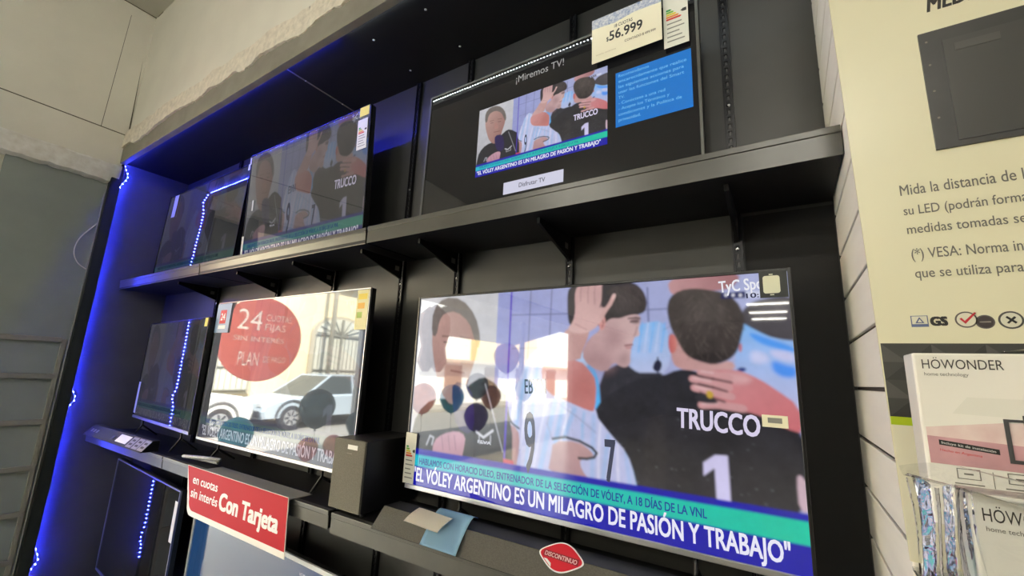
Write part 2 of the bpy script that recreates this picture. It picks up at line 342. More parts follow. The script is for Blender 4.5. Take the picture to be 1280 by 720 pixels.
# ------------------------------------------------------------------ the broadcast picture (what the screens show)
GW, GH = 640, 360
def to_img(u, v): return u * GW, v * GH
class Picture:
    def __init__(self, bg): self.a = np.tile(np.array(lin(bg)), (GH, GW, 1))
    def fill(self, poly, rgb, blur=1.2, smooth=2, grad=None, alpha=1.0, noise=0.0):
        p = np.array(poly, float)
        for _ in range(smooth):                # corner cutting
            q = np.roll(p, -1, 0); p = np.stack([0.75 * p + 0.25 * q, 0.25 * p + 0.75 * q], 1).reshape(-1, 2)
        p = p * np.array([GW, GH])
        pad = blur * 2 + 2
        x0, y0 = np.floor(p.min(0) - pad).astype(int); x1, y1 = np.ceil(p.max(0) + pad).astype(int)
        x0, y0 = max(x0, 0), max(y0, 0); x1, y1 = min(x1, GW), min(y1, GH)
        if x1 <= x0 or y1 <= y0: return
        gx, gy = np.meshgrid(np.arange(x0, x1) + .5, np.arange(y0, y1) + .5)
        d2 = np.full(gx.shape, 1e9); inside = np.zeros(gx.shape, bool)
        for a, b in zip(p, np.roll(p, -1, 0)):
            e = b - a; L = e @ e + 1e-9
            t = np.clip(((gx - a[0]) * e[0] + (gy - a[1]) * e[1]) / L, 0, 1)
            d2 = np.minimum(d2, (gx - a[0] - t * e[0]) ** 2 + (gy - a[1] - t * e[1]) ** 2)
            c = (a[1] > gy) != (b[1] > gy)
            inside ^= c & (gx < a[0] + (gy - a[1]) * e[0] / (e[1] if abs(e[1]) > 1e-9 else 1e-9))
        sd = np.sqrt(d2) * np.where(inside, 1, -1)
        m = np.clip(0.5 + sd / (2 * blur), 0, 1); m = (m * m * (3 - 2 * m) * alpha)[..., None]
        c = np.array(lin(rgb))[None, None, :] * np.ones(gx.shape + (3,))
        if grad is not None:                   # grad = (rgb2, du, dv)
            n = np.array(grad[1:], float); s = gx * n[0] + gy * n[1]
            s = np.clip((s - (p @ n).min()) / max(np.ptp(p @ n), 1e-6), 0, 1)[..., None]
            c = c * (1 - s) + np.array(lin(grad[0])) * s
        if noise: c = c * (1 + noise * (self.noise(x0, x1, y0, y1)[..., None]))
        self.a[y0:y1, x0:x1] = self.a[y0:y1, x0:x1] * (1 - m) + c * m
    N = None
    def noise(self, x0, x1, y0, y1):
        if Picture.N is None:
            n = np.zeros((GH, GW))
            for s, w in ((4, .5), (10, .7), (24, 1.0)):
                g = rng.normal(size=(GH // s + 3, GW // s + 3)); yy = np.arange(GH) / s; xx = np.arange(GW) / s
                iy = yy.astype(int); ix = xx.astype(int); fy = (yy - iy)[:, None]; fx = (xx - ix)[None]
                n += w * ((g[iy][:, ix] * (1 - fx) + g[iy][:, ix + 1] * fx) * (1 - fy) + (g[iy + 1][:, ix] * (1 - fx) + g[iy + 1][:, ix + 1] * fx) * fy)
            Picture.N = n / 1.6
        return Picture.N[y0:y1, x0:x1]
    def line(self, pts, w, rgb, blur=0.8, alpha=1.0):
        for a, b in zip(pts, pts[1:]):
            a, b = np.array(a) * (GW, GH), np.array(b) * (GW, GH); d = (b - a) / (np.linalg.norm(b - a) + 1e-9); n = np.array([-d[1], d[0]]) * w / 2
            m_ = np.array([math.pi / 2, math.pi * .75, math.pi, math.pi * 1.25, math.pi * 1.5]); q = n * 2 / w
            ends = [a + (d * math.cos(t) + q * math.sin(t)) * w / 2 for t in m_] + [b - (d * math.cos(t) + q * math.sin(t)) * w / 2 for t in m_]
            self.fill(np.array(ends) / (GW, GH), rgb, blur, 0, alpha=alpha)
T = 1.24
BIGX0, BIGX1, BIGZ1, BIGZ0 = -1.230, 0.024, 0.287, -0.424
def B(*px):                                    # outline read on the large screen -> picture coordinates
    o = []
    for u, v in px:
        r = ray(u, v); r = r * (T / r[1]); o.append(((r[0] - BIGX0 - .008) / (BIGX1 - BIGX0 - .016), (BIGZ1 - .008 - r[2]) / (BIGZ1 - BIGZ0 - .022)))
    return o
def I(*px):                                    # outline read on the small welcome-screen picture
    o = []
    for a, b in px:
        r = ray(580 + a / 4.235, 70 + b / 4.235); r = r * (T / r[1]); o.append(((r[0] + 0.988) / 0.5405, (1.045 - r[2]) / 0.298))
    return o
def D1(*p): return B(*[(640 + a / 3.43, 350 + b / 3.43) for a, b in p])
def C1(*p): return B(*[(500 + a / 4.5, 340 + b / 4.5) for a, b in p])
def C2(*p): return B(*[(500 + a / 4.5, 480 + b / 4.5) for a, b in p])
def C3(*p): return B(*[(760 + a / 4.5, 330 + b / 4.5) for a, b in p])
def C4(*p): return B(*[(760 + a / 4.5, 480 + b / 4.5) for a, b in p])
P = Picture((150, 156, 206))
SKIN = (192, 150, 146); SKIN2 = (176, 130, 126); RED = (190, 116, 112); SHIRT = (196, 203, 236); BLUE = (128, 178, 232); DARK = (36, 36, 44); HAIR = (66, 60, 58)
# wall with window grid
P.fill([(0.3, 0), (1, 0), (1, 0.5), (0.3, 0.5)], (150, 156, 208), 1, 0, ((172, 178, 216), 1, 0))
for u in (664, 690): P.line(B((u, 362), (u - 6, 480)), 1.6, (92, 98, 140))
P.line(B((640, 394), (730, 392)), 1.6, (98, 104, 146)); P.line(B((640, 436), (700, 434)), 1.2, (110, 116, 156))
P.line(B((809, 360), (811, 420)), 2.0, (96, 100, 140)); P.line(B((800, 388), (840, 386)), 1.6, (104, 110, 150))
# players beyond
P.fill(B((795, 412), (803, 404), (835, 400), (840, 470), (790, 472), (786, 450)), (140, 186, 238), 1.5, 2, ((186, 192, 226), 0.2, 1))
for k in range(5): P.line(B((803 + 7 * k, 404), (798 + 7 * k, 440)), 2.5, (196, 206, 240) if k % 2 else (104, 176, 240), 1.5, 0.7)
P.fill(B((790, 466), (838, 466), (838, 520), (780, 520)), (44, 44, 52), 2, 1)
P.fill(B((818, 452), (823, 449), (828, 455), (824, 466), (815, 462)), (34, 36, 60), 0.8, 1); P.line(B((822, 447), (822, 470)), 2.0, (34, 36, 60))
P.fill(B((833, 346), (926, 340), (920, 356), (905, 364), (860, 364), (838, 372)), (196, 150, 152), 1.5, 2, ((160, 108, 112), 1, 0))
P.fill(B((922, 402), (930, 384), (948, 374), (1000, 368), (1002, 428), (968, 424), (944, 416)), (74, 70, 76), 2, 2, noise=0.15)
P.fill(B((916, 470), (924, 402), (946, 414), (968, 424), (1003, 428), (1008, 520), (960, 500)), (126, 180, 238), 1.6, 1, ((188, 190, 228), 0, 1))
P.fill(C3((780, 380), (900, 420), (1050, 470), (1055, 500), (950, 480), (830, 440)), (66, 148, 240), 3, 2, alpha=0.9)
P.fill(C3((920, 540), (1000, 570), (1060, 580), (1060, 640), (980, 640), (920, 600)), (58, 140, 240), 4, 2, alpha=0.9)
P.fill(C3((800, 480), (900, 510), (900, 560), (800, 560)), (206, 206, 238), 5, 2, alpha=0.8)
P.fill(C3((900, 480), (1050, 500), (1060, 560), (930, 530)), (206, 202, 236), 4, 2, alpha=0.8)
P.fill(C3((740, 580), (780, 588), (760, 610), (720, 600)), (30, 50, 120), 1.5, 1)
# left player: shirt
P.fill(B((676, 432), (660, 446), (650, 474), (640, 500), (634, 560), (634, 600), (690, 610), (812, 636), (800, 596), (786, 566), (768, 545), (752, 520), (744, 512), (700, 480)), SHIRT, 1.5, 1, ((184, 186, 224), 0, 1))
for k, (a, b, w, al) in enumerate((((660, 452), (640, 560), 7, .65), ((674, 440), (655, 600), 6, .6), ((694, 500), (672, 600), 9, .6), ((704, 505), (694, 555), 8, .7), ((718, 512), (704, 548), 8, .6), ((742, 520), (740, 600), 7, .45), ((760, 545), (752, 612), 7, .5), ((782, 566), (790, 626), 6, .45))):
    P.line(B(a, b), w, (142, 186, 232), 3.0, al)
for a_, b_, w_, c_ in (((648, 478), (638, 540), 4, (226, 226, 246)), ((668, 446), (650, 560), 3, (228, 228, 248)), ((684, 500), (664, 600), 4, (224, 224, 246)), ((712, 512), (700, 556), 3.5, (230, 230, 248)), ((730, 516), (728, 548), 5, (150, 186, 226)), ((750, 530), (748, 606), 3.5, (226, 224, 244)), ((772, 556), (774, 618), 4, (222, 220, 242)), ((790, 580), (802, 630), 4, (160, 190, 230))):
    P.line(B(a_, ((a_[0] + b_[0]) / 2 - 1, (a_[1] + b_[1]) / 2), b_), w_, c_, 2.2, 0.7)
P.line(B((700, 506), (720, 520), (744, 540)), 2.5, (150, 156, 190), 2.0, 0.6); P.line(B((690, 500), (684, 530), (690, 548)), 2.5, (156, 160, 196), 2.0, 0.6)
P.fill(B((720, 446), (734, 450), (748, 468), (752, 512), (744, 514), (740, 490), (730, 470)), (84, 176, 238), 1.2, 2)
P.fill(B((706, 436), (722, 432), (738, 452), (730, 462), (712, 456)), (178, 206, 242), 2.5, 2)
# dark gap between the two men
P.fill(B((748, 468), (778, 452), (800, 468), (834, 474), (846, 500), (800, 600), (782, 560), (752, 524)), (46, 46, 54), 2, 1, noise=0.25)
# arms of the left player
P.fill(C2((860, 320), (1000, 320), (1080, 380), (1090, 410), (1010, 420), (1020, 480), (1080, 560), (830, 500), (850, 400)), (190, 152, 152), 1.4, 1, ((176, 136, 142), 0, 1))
P.line(C2((858, 308), (930, 298), (1010, 320), (1080, 358), (1106, 388), (1092, 412), (1050, 420), (1005, 416)), 3.6, (34, 40, 46), 0.8)
P.fill(D1((138, 345), (200, 336), (292, 345), (332, 388), (362, 432), (356, 562), (330, 562), (240, 522), (150, 484), (122, 410)), RED, 1.2, 1, ((206, 148, 146), -0.6, -0.8))
P.fill(D1((300, 360), (340, 400), (356, 470), (320, 520), (250, 470)), (176, 100, 96), 16, 2, alpha=0.5)
P.fill(D1((240, 200), (335, 208), (322, 260), (300, 310), (292, 348), (138, 348), (150, 326), (205, 262)), SKIN, 1.4, 1, ((206, 166, 164), -1, 0))
P.fill(B((634, 528), (648, 536), (650, 556), (644, 590), (634, 590)), (176, 136, 140), 1.5, 1)
P.line(C2((600, 150), (630, 220), (670, 250)), 3, (40, 46, 56), 0.8)
# head in profile
P.fill(D1((236, 60), (250, 30), (300, 10), (420, 5), (520, 8), (566, 50), (580, 110), (556, 150), (450, 170), (380, 200), (262, 196), (240, 190)), (50, 46, 52), 1.2, 2, noise=0.15)
P.fill(D1((380, 215), (392, 160), (430, 165), (470, 160), (520, 148), (549, 152), (550, 176), (545, 196), (542, 214), (548, 234), (540, 242), (524, 246), (521, 258), (516, 270), (518, 280), (508, 290), (510, 304), (506, 330), (508, 352), (494, 374), (468, 374), (436, 350), (400, 400), (330, 370), (296, 320), (330, 250)), (186, 150, 152), 1.1, 1, ((208, 176, 176), 1, -0.2))
P.fill(D1((390, 205), (430, 195), (480, 230), (470, 280), (420, 290), (395, 260)), (152, 116, 120), 14, 2, alpha=0.55)
P.fill(D1((400, 300), (440, 340), (430, 400), (340, 380), (310, 330)), (160, 122, 126), 14, 2, alpha=0.5)
P.line(D1((498, 166), (530, 162), (548, 166)), 2.4, (78, 60, 62), 0.8, 0.9); P.line(D1((508, 180), (538, 178)), 2.6, (54, 42, 48), 0.9)
P.line(D1((536, 200), (528, 232), (522, 242)), 1.6, (150, 116, 118), 1.0, 0.8); P.line(D1((484, 282), (516, 278)), 2.2, (120, 66, 72), 0.8); P.line(D1((490, 292), (510, 291)), 2.4, (176, 112, 114), 1.0, 0.8)
P.fill(D1((456, 318), (496, 310), (504, 350), (480, 368), (456, 352)), (136, 106, 110), 9, 2, alpha=0.5)
P.fill(D1((396, 60), (424, 30), (520, 20), (560, 44), (578, 90), (574, 128), (556, 146), (520, 142), (496, 152), (462, 166), (432, 164), (412, 172), (396, 190), (392, 150), (430, 110), (440, 70)), (44, 40, 44), 1.0, 1, ((70, 62, 62), 0.6, -1), noise=0.25)
for k in range(7): P.line(D1((430 + 18 * k, 40 + 3 * k), (440 + 17 * k, 90), (452 + 14 * k, 140 - 2 * k)), 2.0, (84, 76, 74), 1.2, 0.45)
P.fill(D1((372, 170), (392, 150), (402, 170), (398, 206), (384, 218), (372, 206)), (206, 146, 142), 0.9, 2); P.line(D1((384, 168), (392, 184), (386, 204)), 1.6, (146, 92, 92), 0.8)
P.fill(D1((506, 172), (530, 162), (549, 158), (547, 186), (524, 190)), (92, 70, 76), 3.0, 1, alpha=0.65)
for _ in range(70):
    a_ = rng.uniform(-2.9, -0.2); r_ = rng.uniform(20, 78); c_ = (488 + r_ * math.cos(a_), 104 + .95 * r_ * math.sin(a_)); d_ = rng.uniform(12, 30)
    P.line(D1(c_, (c_[0] - d_ * math.sin(a_) * .6, c_[1] + d_ * .8)), rng.uniform(.9, 1.8), (104, 94, 92) if rng.random() < .45 else (30, 26, 30), 0.9, 0.35)
# hand on the hair
P.fill(D1((268, 70), (276, 34), (300, 8), (386, 8), (386, 70), (380, 120), (404, 118), (398, 150), (384, 178), (350, 214), (300, 232), (250, 222), (238, 208), (262, 180), (272, 130)), (196, 156, 156), 1.2, 1, ((212, 174, 172), 0, 1))
P.line(D1((436, 70), (420, 104), (398, 134), (384, 160)), 6.6, (204, 164, 160), 1.0); P.line(D1((438, 66), (434, 76)), 5.4, (214, 180, 176), 0.8)
for a_, b_ in (((300, 14), (294, 92)), ((330, 14), (326, 100)), ((358, 14), (354, 104))): P.line(D1(a_, ((a_[0] + b_[0]) / 2 - 3, 55), b_), 1.7, (146, 108, 112), 1.1, 0.6)
P.line(D1((388, 30), (386, 90), (378, 116)), 2.2, (70, 56, 60), 1.0, 0.8); P.line(D1((272, 190), (320, 214)), 1.6, (166, 124, 124), 1.2, 0.7)
# man seen from behind
P.fill(B((742, 516), (752, 500), (792, 474), (828, 470), (846, 462), (866, 462), (900, 478), (945, 498), (1002, 520), (1014, 662), (900, 650), (800, 632), (794, 596), (784, 566), (764, 544)), DARK, 1.4, 1, ((46, 44, 48), 0, 1), noise=0.22)
P.fill(B((806, 520), (836, 520), (830, 632), (802, 628)), (58, 54, 56), 5, 2, alpha=0.5, noise=0.3)
P.fill(C3((345, 380), (420, 440), (460, 530), (600, 566), (692, 540), (720, 590), (640, 612), (540, 604), (470, 600), (400, 590), (362, 560), (348, 470)), (192, 146, 144), 1.4, 1, ((202, 160, 158), 1, 0))
P.fill(C3((330, 250), (345, 190), (400, 150), (480, 138), (560, 146), (650, 162), (722, 208), (760, 280), (766, 345), (748, 410), (732, 480), (700, 524), (650, 552), (590, 568), (530, 552), (460, 530), (420, 490), (390, 430), (360, 380), (340, 320)), (74, 67, 64), 1.4, 1, ((52, 45, 44), 0, 1), noise=0.16)
P.fill(C3((430, 240), (520, 200), (640, 230), (680, 330), (520, 320), (430, 330)), (96, 88, 84), 9, 2, alpha=0.45, noise=0.2)
P.fill(C3((470, 520), (560, 500), (680, 490), (690, 530), (600, 560), (520, 545)), (36, 30, 32), 4, 2, alpha=0.7)
for _ in range(150):
    u_, v_ = rng.uniform(360, 745), rng.uniform(160, 530)
    if ((u_ - 552) / 200) ** 2 + ((v_ - 345) / 195) ** 2 > 0.9: continue
    d_ = rng.uniform(20, 55); q_ = (u_ - 552) / 200
    P.line(C3((u_, v_), (u_ + d_ * (.9 * q_ + .35 * rng.normal()), v_ + d_ * .7)), rng.uniform(.9, 2.0), (112, 102, 96) if rng.random() < .5 else (40, 34, 34), 1.0, 0.32)
P.fill(C3((336, 440), (345, 396), (372, 398), (388, 440), (382, 490), (362, 506), (345, 496)), (190, 92, 92), 1.2, 2, ((206, 128, 120), 1, 0))
P.fill(C3((735, 460), (750, 440), (752, 490), (735, 500)), (190, 98, 96), 1.2, 2)
# arm over the shoulders
P.fill(D1((800, 395), (860, 385), (930, 384), (985, 392), (1060, 425), (1130, 470), (1230, 540), (1250, 660), (1180, 640), (1100, 600), (1040, 572), (960, 560), (880, 548), (860, 500), (850, 450)), (196, 136, 140), 1.6, 1, ((206, 112, 118), 0.7, 0.8))
P.fill(D1((880, 400), (960, 396), (1030, 420), (1010, 450), (900, 440)), (216, 176, 178), 5, 2, alpha=0.6)
for a_, m_, b_, w_ in (((806, 396), (860, 404), (930, 420), 9.0), ((772, 424), (850, 440), (930, 462), 9.5), ((780, 462), (850, 478), (940, 500), 9.5), ((812, 536), (880, 534), (990, 552), 10.0)):
    P.line(D1(a_, m_, b_), w_, (202, 150, 152), 1.2); P.line(D1((a_[0] + 4, a_[1] - 4), (m_[0], m_[1] - 5)), 2.5, (220, 184, 186), 1.5, 0.8)
for a_, m_, b_ in (((800, 412), (860, 424), (940, 440)), ((800, 446), (860, 460), (920, 478)), ((806, 482), (840, 500), (910, 522))): P.line(D1(a_, m_, b_), 3.0, (70, 50, 56), 1.4, 0.85)
P.fill(D1((790, 486), (830, 492), (880, 516), (880, 530), (820, 528), (780, 512)), (46, 44, 50), 1.6, 1)
P.fill(C4((550, 40), (575, 36), (596, 60), (580, 84), (556, 76)), (196, 160, 60), 1.0, 1)
P.fill(C4((1058, 530), (1075, 508), (1100, 530), (1140, 610), (1150, 720), (1075, 720)), (206, 178, 190), 1.2, 1)
P.fill(C4((534, 440), (600, 398), (672, 402), (692, 700), (612, 690), (598, 472), (536, 516)), (206, 200, 236), 0.7, 0)
for _ in range(46):                            # room reflections painted in as pale specks over the dark shirt
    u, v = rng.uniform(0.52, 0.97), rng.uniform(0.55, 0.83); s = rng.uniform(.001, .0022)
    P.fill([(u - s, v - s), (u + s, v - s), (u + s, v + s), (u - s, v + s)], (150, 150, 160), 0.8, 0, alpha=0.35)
# man with the microphone in the left window
P.fill([(0, 0), (0.302, 0), (0.302, 1), (0, 1)], (198, 198, 204), 0.6, 0, ((176, 176, 184), 0, 1))
P.fill(I((50, 640), (66, 560), (78, 510), (115, 468), (165, 452), (212, 398), (240, 384), (290, 410), (290, 640)), (34, 34, 42), 1.2, 1, noise=0.12)
P.fill(I((110, 340), (116, 300), (136, 274), (178, 266), (206, 284), (217, 318), (214, 350), (206, 376), (196, 404), (188, 446), (160, 468), (132, 450), (118, 410), (110, 370)), (188, 152, 144), 1.2, 1, ((150, 110, 104), 1, 0.5))
P.fill(I((108, 350), (110, 300), (136, 268), (178, 258), (210, 280), (222, 320), (216, 345), (206, 322), (196, 298), (166, 286), (138, 298), (126, 316), (120, 350)), (112, 104, 100), 1.6, 1, noise=0.1)
P.line(I((134, 344), (156, 338)), 3, (104, 78, 72), 0.9, .8); P.line(I((176, 332), (196, 330)), 3, (104, 78, 72), 0.9, .8); P.line(I((138, 354), (152, 351)), 2.4, (70, 52, 52)); P.line(I((178, 346), (192, 344)), 2.4, (70, 52, 52))
P.fill(I((160, 350), (170, 350), (182, 380), (166, 388), (156, 380)), (176, 130, 122), 2, 2); P.line(I((156, 402), (186, 396)), 3.5, (124, 76, 76), 0.9)
P.fill(I((160, 420), (202, 412), (212, 470), (204, 502), (172, 502), (160, 460)), (40, 28, 84), 1.0, 1)
P.fill(C2((180, 400), (190, 320), (240, 280), (320, 262), (370, 290), (360, 360), (345, 430), (180, 420)), (196, 150, 166), 1.4, 1, ((176, 126, 144), 0, 1))
for a in (235, 272, 306): P.line(C2((a, 290), (a + 8, 370)), 2.2, (150, 104, 122), 1.0, 0.8)
P.line(C2((480, 0), (530, 190), (578, 380)), 2.0, (178, 178, 190), 0.8)
P.line(C2((430, 268), (470, 300), (522, 262)), 4.0, (214, 214, 224), 0.7); P.line(C2((446, 282), (446, 330), (508, 330), (510, 290)), 1.6, (214, 214, 224), 0.7)
P.line(C2((150, 340), (170, 290), (190, 300), (180, 340)), 3.0, (190, 190, 200), 0.8)
# lower captions
P.line(B((640, 360), (630, 580)), 3.4, (74, 44, 190), 0.6)
P.fill(B((629, 573), (642, 576), (642, 584), (629, 581)), (196, 60, 90), 0.6, 0)
def band(l0, r0, l1, r1): return B((500, l0), (1025, r0), (1025, r1), (500, l1))
P.fill(B((500, 556.5), (1025, 645), (1025, 760), (500, 640)), (12, 10, 168), 0.5, 0)
P.fill(B((500, 564), (1025, 654.5), (1025, 685), (500, 577.5)), (32, 186, 208), 0.5, 0, ((0, 196, 160), 1, 0))
P.fill(B((901, 367), (931.5, 364.5), (931.5, 372.5), (901, 374)), (28, 34, 92), 0.5, 0)
P.fill(B((931.5, 364.5), (955, 363), (955, 371.5), (931.5, 372.5)), (206, 210, 232), 0.5, 0)
for u in (907, 916, 925): P.fill(B((u - 2.4, 369.5), (u, 366.8), (u + 2.4, 369), (u, 372)), (236, 236, 244), 0.5, 0)
def soften(a, k):
    for ax in (0, 1):
        b = np.pad(a, [(2, 2) if i == ax else (0, 0) for i in range(3)], 'edge'); n = a.shape[ax]
        a = sum(w * np.take(b, np.arange(i, i + n), ax) for i, w in enumerate(k))
    return a
Picture.N = None; _n = P.noise(0, GW, 0, GH)[..., None]
P.a = P.a * (1 + 0.05 * _n) + 0.004 * rng.normal(size=(GH, GW, 1)) * (0.3 + P.a)
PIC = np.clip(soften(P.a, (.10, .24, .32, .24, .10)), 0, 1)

def picture_mesh(name, m, parent, x0, x1, z0, z1, y, arr, step=1, crop=None):
    a = arr[::step, ::step]
    if crop: a = a[int(crop[1] * a.shape[0]):int(crop[3] * a.shape[0]), int(crop[0] * a.shape[1]):int(crop[2] * a.shape[1])]
    h, w = a.shape[:2]
    gx, gz = np.meshgrid(np.linspace(x0, x1, w), np.linspace(z1, z0, h))
    co = np.stack([gx, np.full_like(gx, y), gz], -1).reshape(-1, 3).astype(np.float32)
    i = (np.arange(h - 1)[:, None] * w + np.arange(w - 1)[None]).ravel()
    q = np.stack([i, i + w, i + w + 1, i + 1], 1).astype(np.int32)
    me = bpy.data.meshes.new(name); me.vertices.add(len(co)); me.vertices.foreach_set('co', co.ravel())
    me.loops.add(q.size); me.loops.foreach_set('vertex_index', q.ravel())
    me.polygons.add(len(q)); me.polygons.foreach_set('loop_start', np.arange(0, q.size, 4, dtype=np.int32)); me.polygons.foreach_set('loop_total', np.full(len(q), 4, np.int32))
    me.update(calc_edges=True)
    at = me.attributes.new('Picture', 'FLOAT_COLOR', 'POINT')
    at.data.foreach_set('color', np.concatenate([a.reshape(-1, 3), np.ones((h * w, 1))], 1).astype(np.float32).ravel())
    me.materials.append(m); o = bpy.data.objects.new(name, me); COL.objects.link(o); o.parent = parent
    return o

# ------------------------------------------------------------------ televisions
def tv(label, x0, z0, w, h, yaw=0.0, y=T, strength=1.0, step=1, picture=True, feet=(0.16, 0.84), foot_h=0.1, rim=M_BEZEL, chin=None, chin_h=0.012, bez=0.008, captions=2, tilt=0.0, lift=0.0, cs=None):
    t = thing('television', label, 'television', (x0, y, z0), -yaw); t.rotation_euler = (tilt, 0, -yaw)
    b = MB(); b.box(0, w, 0.0015, 0.028, 0, h, 0.004); b.box(w * .12, w * .88, 0.026, 0.065, h * .04, h * .62, 0.012)
    b.build('housing', M_TVBACK, t)
    r = MB(); e = 0.0045
    r.box(0, bez, -e, 0.006, 0, h, 0.0012); r.box(w - bez, w, -e, 0.006, 0, h, 0.0012); r.box(bez, w - bez, -e, 0.006, h - bez, h, 0.0012)
    if not chin: r.box(bez, w - bez, -e, 0.006, 0, chin_h, 0.0012)
    r.build('bezel', rim, t)
    if chin: MB().box(bez, w - bez, -e - 0.001, 0.006, -0.001, chin_h, 0.0015).build('chin', chin, t)
    t['sx'] = 0; del t['sx']
    sx0, sx1, sz0, sz1 = bez, w - bez, chin_h, h - bez
    if picture is True:
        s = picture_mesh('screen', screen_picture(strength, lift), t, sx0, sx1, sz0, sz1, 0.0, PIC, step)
    else:
        s = MB().box(sx0, sx1, 0.0, 0.0012, sz0, sz1).build('screen', screen_flat(picture, 1.0), t)
    if picture is True and captions:
        SW, SH = sx1 - sx0, sz1 - sz0
        def cap(name, tx, bl, br, tl, rgb, bold=0.03):    # baseline left, baseline right, top left in picture coordinates
            (p, q, r) = B(bl, br, tl); dx, dz = (q[0] - p[0]) * SW, (p[1] - q[1]) * SH
            text(name, tx, screen_flat(rgb, cs or strength), s, sx0 + p[0] * SW, sz1 - p[1] * SH, math.hypot(dx, dz), (p[1] - r[1]) * SH, -0.0006, bold, 0, math.atan2(dz, dx))
        cap('headline', '"EL VÓLEY ARGENTINO ES UN MILAGRO DE PASIÓN Y TRABAJO"', (516, 600), (990, 707), (516, 583), (236, 236, 250), 0.025)
        cap('strapline', 'HABLAMOS CON HORACIO DILEO, ENTRENADOR DE LA SELECCIÓN DE VÓLEY, A 18 DÍAS DE LA VNL', (524, 580), (884, 648.5), (524, 572), (10, 62, 150), 0.02)
        if captions < 2: cap = lambda *a_: None
        cap('shirt_name', 'TRUCCO', (846, 534), (951, 547), (841, 509), (222, 214, 240), 0.03)
        cap('shirt_nine', '9', (655, 590), (669, 592), (655, 515), (58, 62, 84), 0.012)
        cap('shirt_seven', '7', (757, 602), (771, 604), (757, 549), (58, 62, 84), 0.03)
        cap('shirt_letters', 'EBVIN', (656, 492), (683, 492), (655, 474), (70, 72, 92), 0.012)
        cap('channel_name', 'TyC Sports', (899, 366), (973, 359), (898, 352), (240, 240, 248), 0.02)
        cap('clock', '10:', (933, 373), (949, 371.5), (933, 367), (30, 34, 70), 0.02)
        cap('jacket_logo', 'FEVA', (597, 553.5), (614, 556.5), (597, 549.5), (210, 210, 220), 0.02)
    f = []
    for u in feet:
        q = MB(); q.tube([(u * w, 0.02, 0.02), (u * w, 0.02, -foot_h * .35), (u * w, -0.025, -foot_h + 0.006)], 0.006, 8)
        q.tube([(u * w, 0.02, -foot_h * .35), (u * w, 0.11, -foot_h + 0.006)], 0.006, 8)
        q.build('foot', M_METAL, t, True)
    return t, s
def sticker(t, pts, rgb, name='sticker', y=-0.0052, rough=0.45):
    return plate(name, pts, y, mat('sticker_%d_%d_%d' % rgb, rgb, rough), t, 0.0006)
def rect(x0, x1, z0, z1): return [(x0, z0), (x1, z0), (x1, z1), (x0, z1)]
def energy_label(t, x0, x1, z0, z1, y=-0.0052, letter='A'):
    s = sticker(t, rect(x0, x1, z0, z1), (226, 226, 214), 'energy_label', y); w, h = x1 - x0, z1 - z0
    for i, c in enumerate(((40, 150, 70), (120, 180, 60), (220, 200, 40), (226, 140, 40), (210, 60, 40))):
        ww = w * (0.16 + 0.10 * i); zz = z1 - h * (0.26 + 0.045 * i)
        plate('rating_bar', [(x0 + w * .12, zz - h * .036), (x0 + w * .12 + ww, zz - h * .036), (x0 + w * .12 + ww + w * .07, zz - h * .018), (x0 + w * .12 + ww, zz), (x0 + w * .12, zz)], y - 0.0006, mat('bar_%d_%d_%d' % c, c, .5), s, 0.0002)
    plate('rating_arrow', [(x1 - w * .30, z1 - h * .36), (x1 - w * .20, z1 - h * .33), (x1 - w * .06, z1 - h * .33), (x1 - w * .06, z1 - h * .39), (x1 - w * .20, z1 - h * .39)], y - 0.0006, M_INK, s, 0.0002)
    for k in range(5):
        zz = z0 + h * (0.10 + 0.085 * k); plate('print_line', rect(x0 + w * .14, x1 - w * (.16 + .1 * (k % 3)), zz, zz + h * .022), y - 0.0006, mat('grey_print', (130, 130, 124), .6), s, 0.0002)
    return s

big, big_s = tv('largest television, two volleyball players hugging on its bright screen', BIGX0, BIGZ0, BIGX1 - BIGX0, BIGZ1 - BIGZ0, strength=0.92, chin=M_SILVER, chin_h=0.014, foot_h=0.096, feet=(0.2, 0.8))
W, H = BIGX1 - BIGX0, BIGZ1 - BIGZ0
def LB(u, v):
    r = ray(u, v); r = r * ((T - 0.005) / r[1]); return r[0] - BIGX0, r[2] - BIGZ0
p_, q_ = LB(508.5, 540), LB(518, 606)
energy_label(big, -0.004, 0.050, q_[1], p_[1])
(xa, za), (xb, zb) = LB(952, 518), LB(986, 536)
bl = sticker(big, rect(xa, xb, zb, za), (232, 228, 200), 'barcode_label')
plate('barcode', rect(xa + .012, xb - .012, zb + .010, za - .006), -0.0059, mat('grey_print', (130, 130, 124), .6), bl, 0.0002)
(xa, za), (xb, zb) = LB(948, 340), LB(986, 371)
qt = sticker(big, rect(xa, xb, zb, za), (26, 30, 27), 'black_tag')
plate('white_square', rrect(xa + .008, xb - .016, zb + .011, za - .012, 0.006), -0.0059, mat('cream_print', (214, 216, 190), .5), qt, 0.0002)
for k in (0, 1): plate('tag_line', rect(xa + .022, xb - .03, (za - .010, zb + .006)[k], (za - .0075, zb + .0085)[k]), -0.0059, mat('cream_print', (214, 216, 190), .5), qt, 0.0002)

